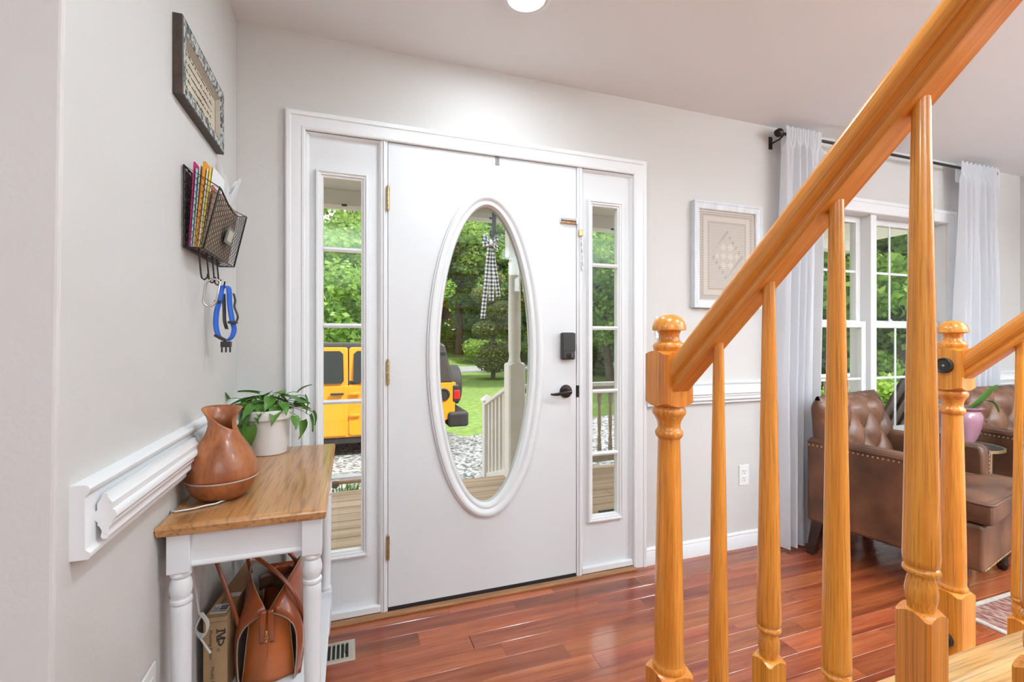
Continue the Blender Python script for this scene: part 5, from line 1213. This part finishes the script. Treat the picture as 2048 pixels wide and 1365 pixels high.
for cx_ in (-1.75, 1.36):
    pts = [(cx_ - .56, -.24)] + [(cx_ - .50 * math.cos(math.pi * k / 12), -.26 + .47 * math.sin(math.pi * k / 12)) for k in range(13)] + [(cx_ + .58, -.24)]
    put('fender', MB().tube([(x, SY0 + .01, z) for x, z in pts], .075, 8, flat=.7), 'suv_black', suv, smooth=50)
    for yy in (SY0 + .12, SY1 - .12):
        w = put('wheel', MB().lathe([(.21, -.12), (.34, -.125), (.385, -.09), (.39, 0), (.385, .09), (.34, .125), (.21, .12), (.2, .05), (.2, -.05), (.21, -.12)], (cx_, yy, GZ + .39), 32, axis=(0, 1, 0), cap=False), 'tyre', suv, smooth=40)
        put('rim', MB().lathe([(.0001, -.08), (.06, -.09), (.08, -.05), (.19, -.07), (.21, -.10), (.21, .1), (.0001, .1)], (cx_, yy, GZ + .39), 20, axis=(0, 1, 0), cap=False), 'rim_grey', w, smooth=40)
sp2 = put('spare_wheel', MB().lathe([(.20, -.12), (.33, -.125), (.365, -.09), (.372, 0), (.365, .09), (.33, .115), (.20, .10), (.0001, .09)], (2.26, 6.62, .345), 36, axis=(1, 0, 0), cap=False), 'tyre', suv, smooth=40)
put('spare_wheel_carrier', MB().box(2.10, 2.2, 6.5, 6.74, .1, .5), 'suv_black', suv)
b = MB(); b.box(2.08, 2.20, SY0 + .02, SY0 + .19, .12, .42); tl = put('tail_light', b, 'suv_black', suv, bevel=.025); b = MB(); b.box(2.10, 2.21, SY0 + .008, SY0 + .12, .17, .33); put('lamp', b, 'tail_red', tl, bevel=.015)
put('fuel_cap', MB().lathe([(.105, 0), (.105, .02), (.085, .025), (.08, .01), (.0001, .01)], (1.93, SY0 + .03, .26), 28, axis=(0, -1, 0)), 'suv_black', suv, smooth=40)
b = MB(); b.box(2.0, 2.36, SY0 - .02, SY1 + .02, -.30, -.04); put('rear_bumper', b, 'suv_black', suv, bevel=.05, seg=3)
b = MB(); b.box(-3.05, -2.7, SY0 - .02, SY1 + .02, -.25, .0); put('front_bumper', b, 'suv_black', suv, bevel=.05, seg=3)

# ---------------------------------------------------------------- planting
def leaf_cloud(name, m, clumps, n_leaf, size, seed, squash=.7, elong=1.7):
    """one crown: bent leaf quads gathered in clumps; clumps: (cx, cy, cz, r)"""
    rg_ = np.random.default_rng(seed); C = np.array(clumps); w = C[:, 3] ** 2; idx = rg_.choice(len(C), n_leaf, p=w / w.sum())
    d = rg_.normal(size=(n_leaf, 3)); d /= np.linalg.norm(d, axis=1)[:, None]; rad = rg_.uniform(.45, 1.05, n_leaf) ** .7
    pos = C[idx, :3] + d * (rad * C[idx, 3])[:, None] * np.array([1, 1, squash])
    a = rg_.normal(size=(n_leaf, 3)); a[:, 2] *= .55; a /= np.linalg.norm(a, axis=1)[:, None]
    t = rg_.normal(size=(n_leaf, 3)); t -= a * (t * a).sum(1)[:, None]; t /= np.linalg.norm(t, axis=1)[:, None]; nn = np.cross(a, t)
    s = size * rg_.uniform(.6, 1.3, n_leaf)[:, None]
    V = np.stack([pos - a * s * elong * .5, pos + t * s * .5 + nn * s * .12, pos + a * s * elong * .5, pos - t * s * .5 + nn * s * .12], 1).reshape(-1, 3)
    me = bpy.data.meshes.new(name); me.vertices.add(len(V)); me.vertices.foreach_set('co', V.astype(np.float32).ravel())
    me.loops.add(n_leaf * 4); me.polygons.add(n_leaf); me.loops.foreach_set('vertex_index', np.arange(n_leaf * 4, dtype=np.int32))
    me.polygons.foreach_set('loop_start', np.arange(0, n_leaf * 4, 4, dtype=np.int32)); me.update(); me.validate(); me.materials.append(MATS[m]); return me
def crown_clumps(rx, rz, z0, n_, r0, r1, seed):
    rg_ = random.Random(seed); out = []
    while len(out) < n_:
        x, y_, z = rg_.uniform(-1, 1), rg_.uniform(-1, 1), rg_.uniform(-1, 1)
        if x * x + y_ * y_ + z * z > 1: continue
        out.append((x * rx, y_ * rx, z0 + z * rz, rg_.uniform(r0, r1)))
    return out
def trunk_mb(h, r, seed, branches=6):
    rg_ = random.Random(seed); b = MB(); pts = [(0, 0, -.2)] + [(rg_.uniform(-.12, .12) * k, rg_.uniform(-.12, .12) * k, h * k / 5) for k in range(1, 6)]
    b.tube(pts, [r * (1 - .12 * k) for k in range(6)], 9)
    for k in range(branches):
        z = h * rg_.uniform(.35, .85); a = rg_.uniform(0, 6.28); L_ = h * rg_.uniform(.25, .5); i = min(4, int(z / h * 5)); x0, y0 = pts[i + 1][0] * .9, pts[i + 1][1] * .9
        b.tube([(x0, y0, z), (x0 + math.cos(a) * L_ * .5, y0 + math.sin(a) * L_ * .5, z + L_ * .35), (x0 + math.cos(a) * L_, y0 + math.sin(a) * L_, z + L_ * .45)], [r * .38, r * .22, r * .08], 6)
    return b
CR = [leaf_cloud('crown', 'leaf_maple', crown_clumps(2.6, 2.6, 4.2, 60, .5, 1.0, 1), 26000, .11, 1),
      leaf_cloud('crown', 'leaf_light', crown_clumps(3.0, 3.6, 6.2, 70, .6, 1.2, 2), 26000, .13, 2),
      leaf_cloud('crown', 'leaf_dark', crown_clumps(2.8, 3.8, 5.0, 70, .6, 1.2, 3), 26000, .13, 3),
      leaf_cloud('crown', 'leaf_maple', crown_clumps(2.4, 2.0, 2.4, 55, .5, .9, 4), 24000, .10, 4)]
TR = []
for k, (h, r) in enumerate(((4.5, .16), (7.5, .22), (7.5, .2), (2.4, .12))):
    me = trunk_mb(h, r, 20 + k).mesh('trunk', smooth=60); me.materials.append(MATS['bark']); TR.append(me)
TL = ['mid green maple with a rounded crown', 'tall pale green tree', 'tall dark green tree', 'low spreading leafy tree']
def tree(x, y, k, sc, where, rz):
    t0 = thing('tree', (x, y, gh(x, y)), TL[k] + ' ' + where, 'tree', 'trees beyond the lawn', rz=rz); t0.scale = (sc,) * 3
    for nm, me in (('trunk', TR[k]), ('crown', CR[k])):
        o = bpy.data.objects.new(nm, me); COL.objects.link(o); o.parent = t0
rt = random.Random(6)
for x, y, k, sc, where in ((-.6, 15.5, 3, 1.25, 'behind the parked vehicle'), (-4.2, 21, 0, 1.15, 'across the drive behind the vehicle'), (2.0, 22.5, 0, 1.1, 'just beyond the vehicle tail'), (.2, 33, 1, 1.5, 'over the road behind the vehicle'), (3.4, 35, 1, 1.4, 'beside the far house'),
                           (9.0, 36, 1, 1.6, 'behind the spiral topiary'), (12.5, 34, 2, 1.3, 'over the road behind the post'), (16, 37, 1, 1.5, 'deep in the woods over the road'), (6.5, 46, 2, 1.8, 'behind the far house roof'), (20, 33, 2, 1.4, 'over the road by the hedge'),
                           (11.3, 15.8, 0, 1.2, 'seen through the lever-side sidelight'), (15.0, 20, 2, 1.1, 'behind the sidelight maple'), (18.5, 26, 1, 1.2, 'behind the sidelight trees near the road'), (14.2, 8.5, 3, 1.5, 'low outside the sitting room window'), (12.6, 5.2, 0, 1.15, 'outside the sitting room window'), (17.5, 9.5, 2, 1.2, 'behind the window trees'), (20.5, 12.5, 1, 1.4, 'deep behind the window trees'), (18.5, 5.6, 1, 1.2, 'past the porch end'), (16.0, 13.5, 0, 1.3, 'between the sidelight and window views'), (-8.5, 27, 2, 1.4, 'far along the road past the drive'), (24, 19, 2, 1.6, 'at the back of the window view')):
    tree(x, y, k, sc, where, rt.uniform(0, 6.28))
def shrub(x, y, r, m, label, seed, z=None, n_=5000, size=.07):
    t0 = thing('shrub', (x, y, gh(x, y) if z is None else z), label, 'shrub', 'shrubs around the lawn')
    me = leaf_cloud('foliage', m, crown_clumps(r, r * .6, r * .6, 14, r * .3, r * .5, seed), n_, size, seed); o = bpy.data.objects.new('foliage', me); COL.objects.link(o); o.parent = t0
    st_ = MB().tube([(0, 0, -.1), (.05, 0, r * .5), (0, .05, r)], r * .06, 6).mesh('stem'); st_.materials.append(MATS['bark']); o = bpy.data.objects.new('stem', st_); COL.objects.link(o); o.parent = t0
for i, (x, y, r, m, lb) in enumerate(((10.2, 19, 1.1, 'leaf_light', 'bright green shrub behind the porch post'), (12.4, 21.5, 1.5, 'leaf_dark', 'dark shrub on the bank by the road'), (14.5, 31.5, 2.2, 'leaf_maple', 'wide leafy shrub on the far roadside'), (18.5, 31.5, 2.4, 'leaf_dark', 'dark wide shrub on the far roadside'), (11.0, 4.4, 1.3, 'leaf_maple', 'leafy shrub outside the sitting room window'), (13.4, 6.8, 1.6, 'leaf_dark', 'dark shrub outside the sitting room window'), (9.4, 3.6, .9, 'leaf_light', 'small bright shrub off the porch end'), (10.8, 31.8, 1.8, 'leaf_light', 'bright shrub across the road'), (4.2, 39.5, 1.9, 'leaf_light', 'bright shrub in front of the far house'), (9.6, 39.5, 2.1, 'leaf_maple', 'rounded shrub at the corner of the far house'), (1.2, 40, 2.3, 'leaf_dark', 'dark shrub beside the far house'), (13.5, 40, 2.4, 'leaf_maple', 'broad shrub behind the fence'))):
    shrub(x, y, r, m, lb, 60 + i, size=.08 if r < 1.5 else .11, n_=6000)
# spiral topiary
tp = thing('spiral_topiary', (7.15, 20.0, gh(0, 20)), 'tall clipped spiral topiary shrub on the lawn', 'topiary')
cl = [(0, 0, .95, .95), (.1, 0, 1.3, .85), (-.35, 0, 2.45, .68), (.15, .1, 2.6, .55), (.4, 0, 3.35, .80), (.0, 0, 3.3, .6), (-.45, 0, 4.15, .66), (-.05, 0, 4.3, .5), (.05, 0, 4.95, .55), (-.1, 0, 5.5, .35)]
b = MB()
me = leaf_cloud('foliage', 'leaf_topiary', [c_ for c_ in cl], 22000, .075, 91, .66, 1.4); o = bpy.data.objects.new('foliage', me); COL.objects.link(o); o.parent = tp
st_ = MB().tube([(0, 0, -.1), (0, 0, 3), (0, 0, 5.4)], [.12, .09, .03], 8).mesh('stem'); st_.materials.append(MATS['bark']); o = bpy.data.objects.new('stem', st_); COL.objects.link(o); o.parent = tp
# tree line far behind (nobody could count it)
rl = random.Random(77); cl = [(rl.uniform(-40, 55), rl.uniform(50, 62), rl.uniform(-1, 14), rl.uniform(1.6, 3.2)) for _ in range(420)] + [(rl.uniform(26, 34), rl.uniform(2, 45), rl.uniform(0, 10), rl.uniform(1.5, 2.6)) for _ in range(120)]
me = leaf_cloud('treeline', 'leaf_maple', cl, 110000, .45, 5); o = bpy.data.objects.new('treeline', me); COL.objects.link(o); tag(o, 'dense green tree line closing off the far view', 'tree line', kind='stuff')
# fence and far house
fn = thing('rail_fence', (8, 36.5, gh(0, 36.5)), 'dark three-rail wooden fence on the far side of the road', 'fence')
z0 = gh(0, 36.5)
for k in range(12):
    x = -6 + k * 2.6; b = MB(); b.box(x - .07, x + .07, 36.43, 36.57, z0 - .2, z0 + 1.25); put('post', b, 'bark', fn)
    for z in (.35, .75, 1.12):
        if k < 11: b = MB(); b.box(x, x + 2.6, 36.47, 36.53, z0 + z - .055, z0 + z + .055); put('rail', b, 'bark', fn)
hs = thing('far_house', (6.0, 44, gh(0, 44)), 'small tan house with a dark roof behind the fence', 'house'); z0 = gh(0, 44)
b = MB(); b.box(2.5, 9.0, 42, 47, z0 - .3, z0 + 2.5); put('wall', b, 'siding_tan', hs)
put('roof', MB().extrude([(41.4, z0 + 2.4), (47.6, z0 + 2.4), (44.5, z0 + 4.3)], lambda u, v, t: (t, u, v), 2.1, 9.6), 'roof_dark', hs)
b = MB(); b.box(7.2, 8.1, 41.9, 42.05, z0, z0 + 2.0); put('doorway', b, 'dark_board', hs)
for x in (3.2, 5.2): b = MB(); b.box(x, x + 1.1, 41.9, 42.05, z0 + .9, z0 + 1.9); w = put('window', b, 'post_paint', hs); b = MB(); b.box(x + .08, x + 1.02, 41.86, 41.92, z0 + .98, z0 + 1.82); put('pane', b, 'suv_window', w)
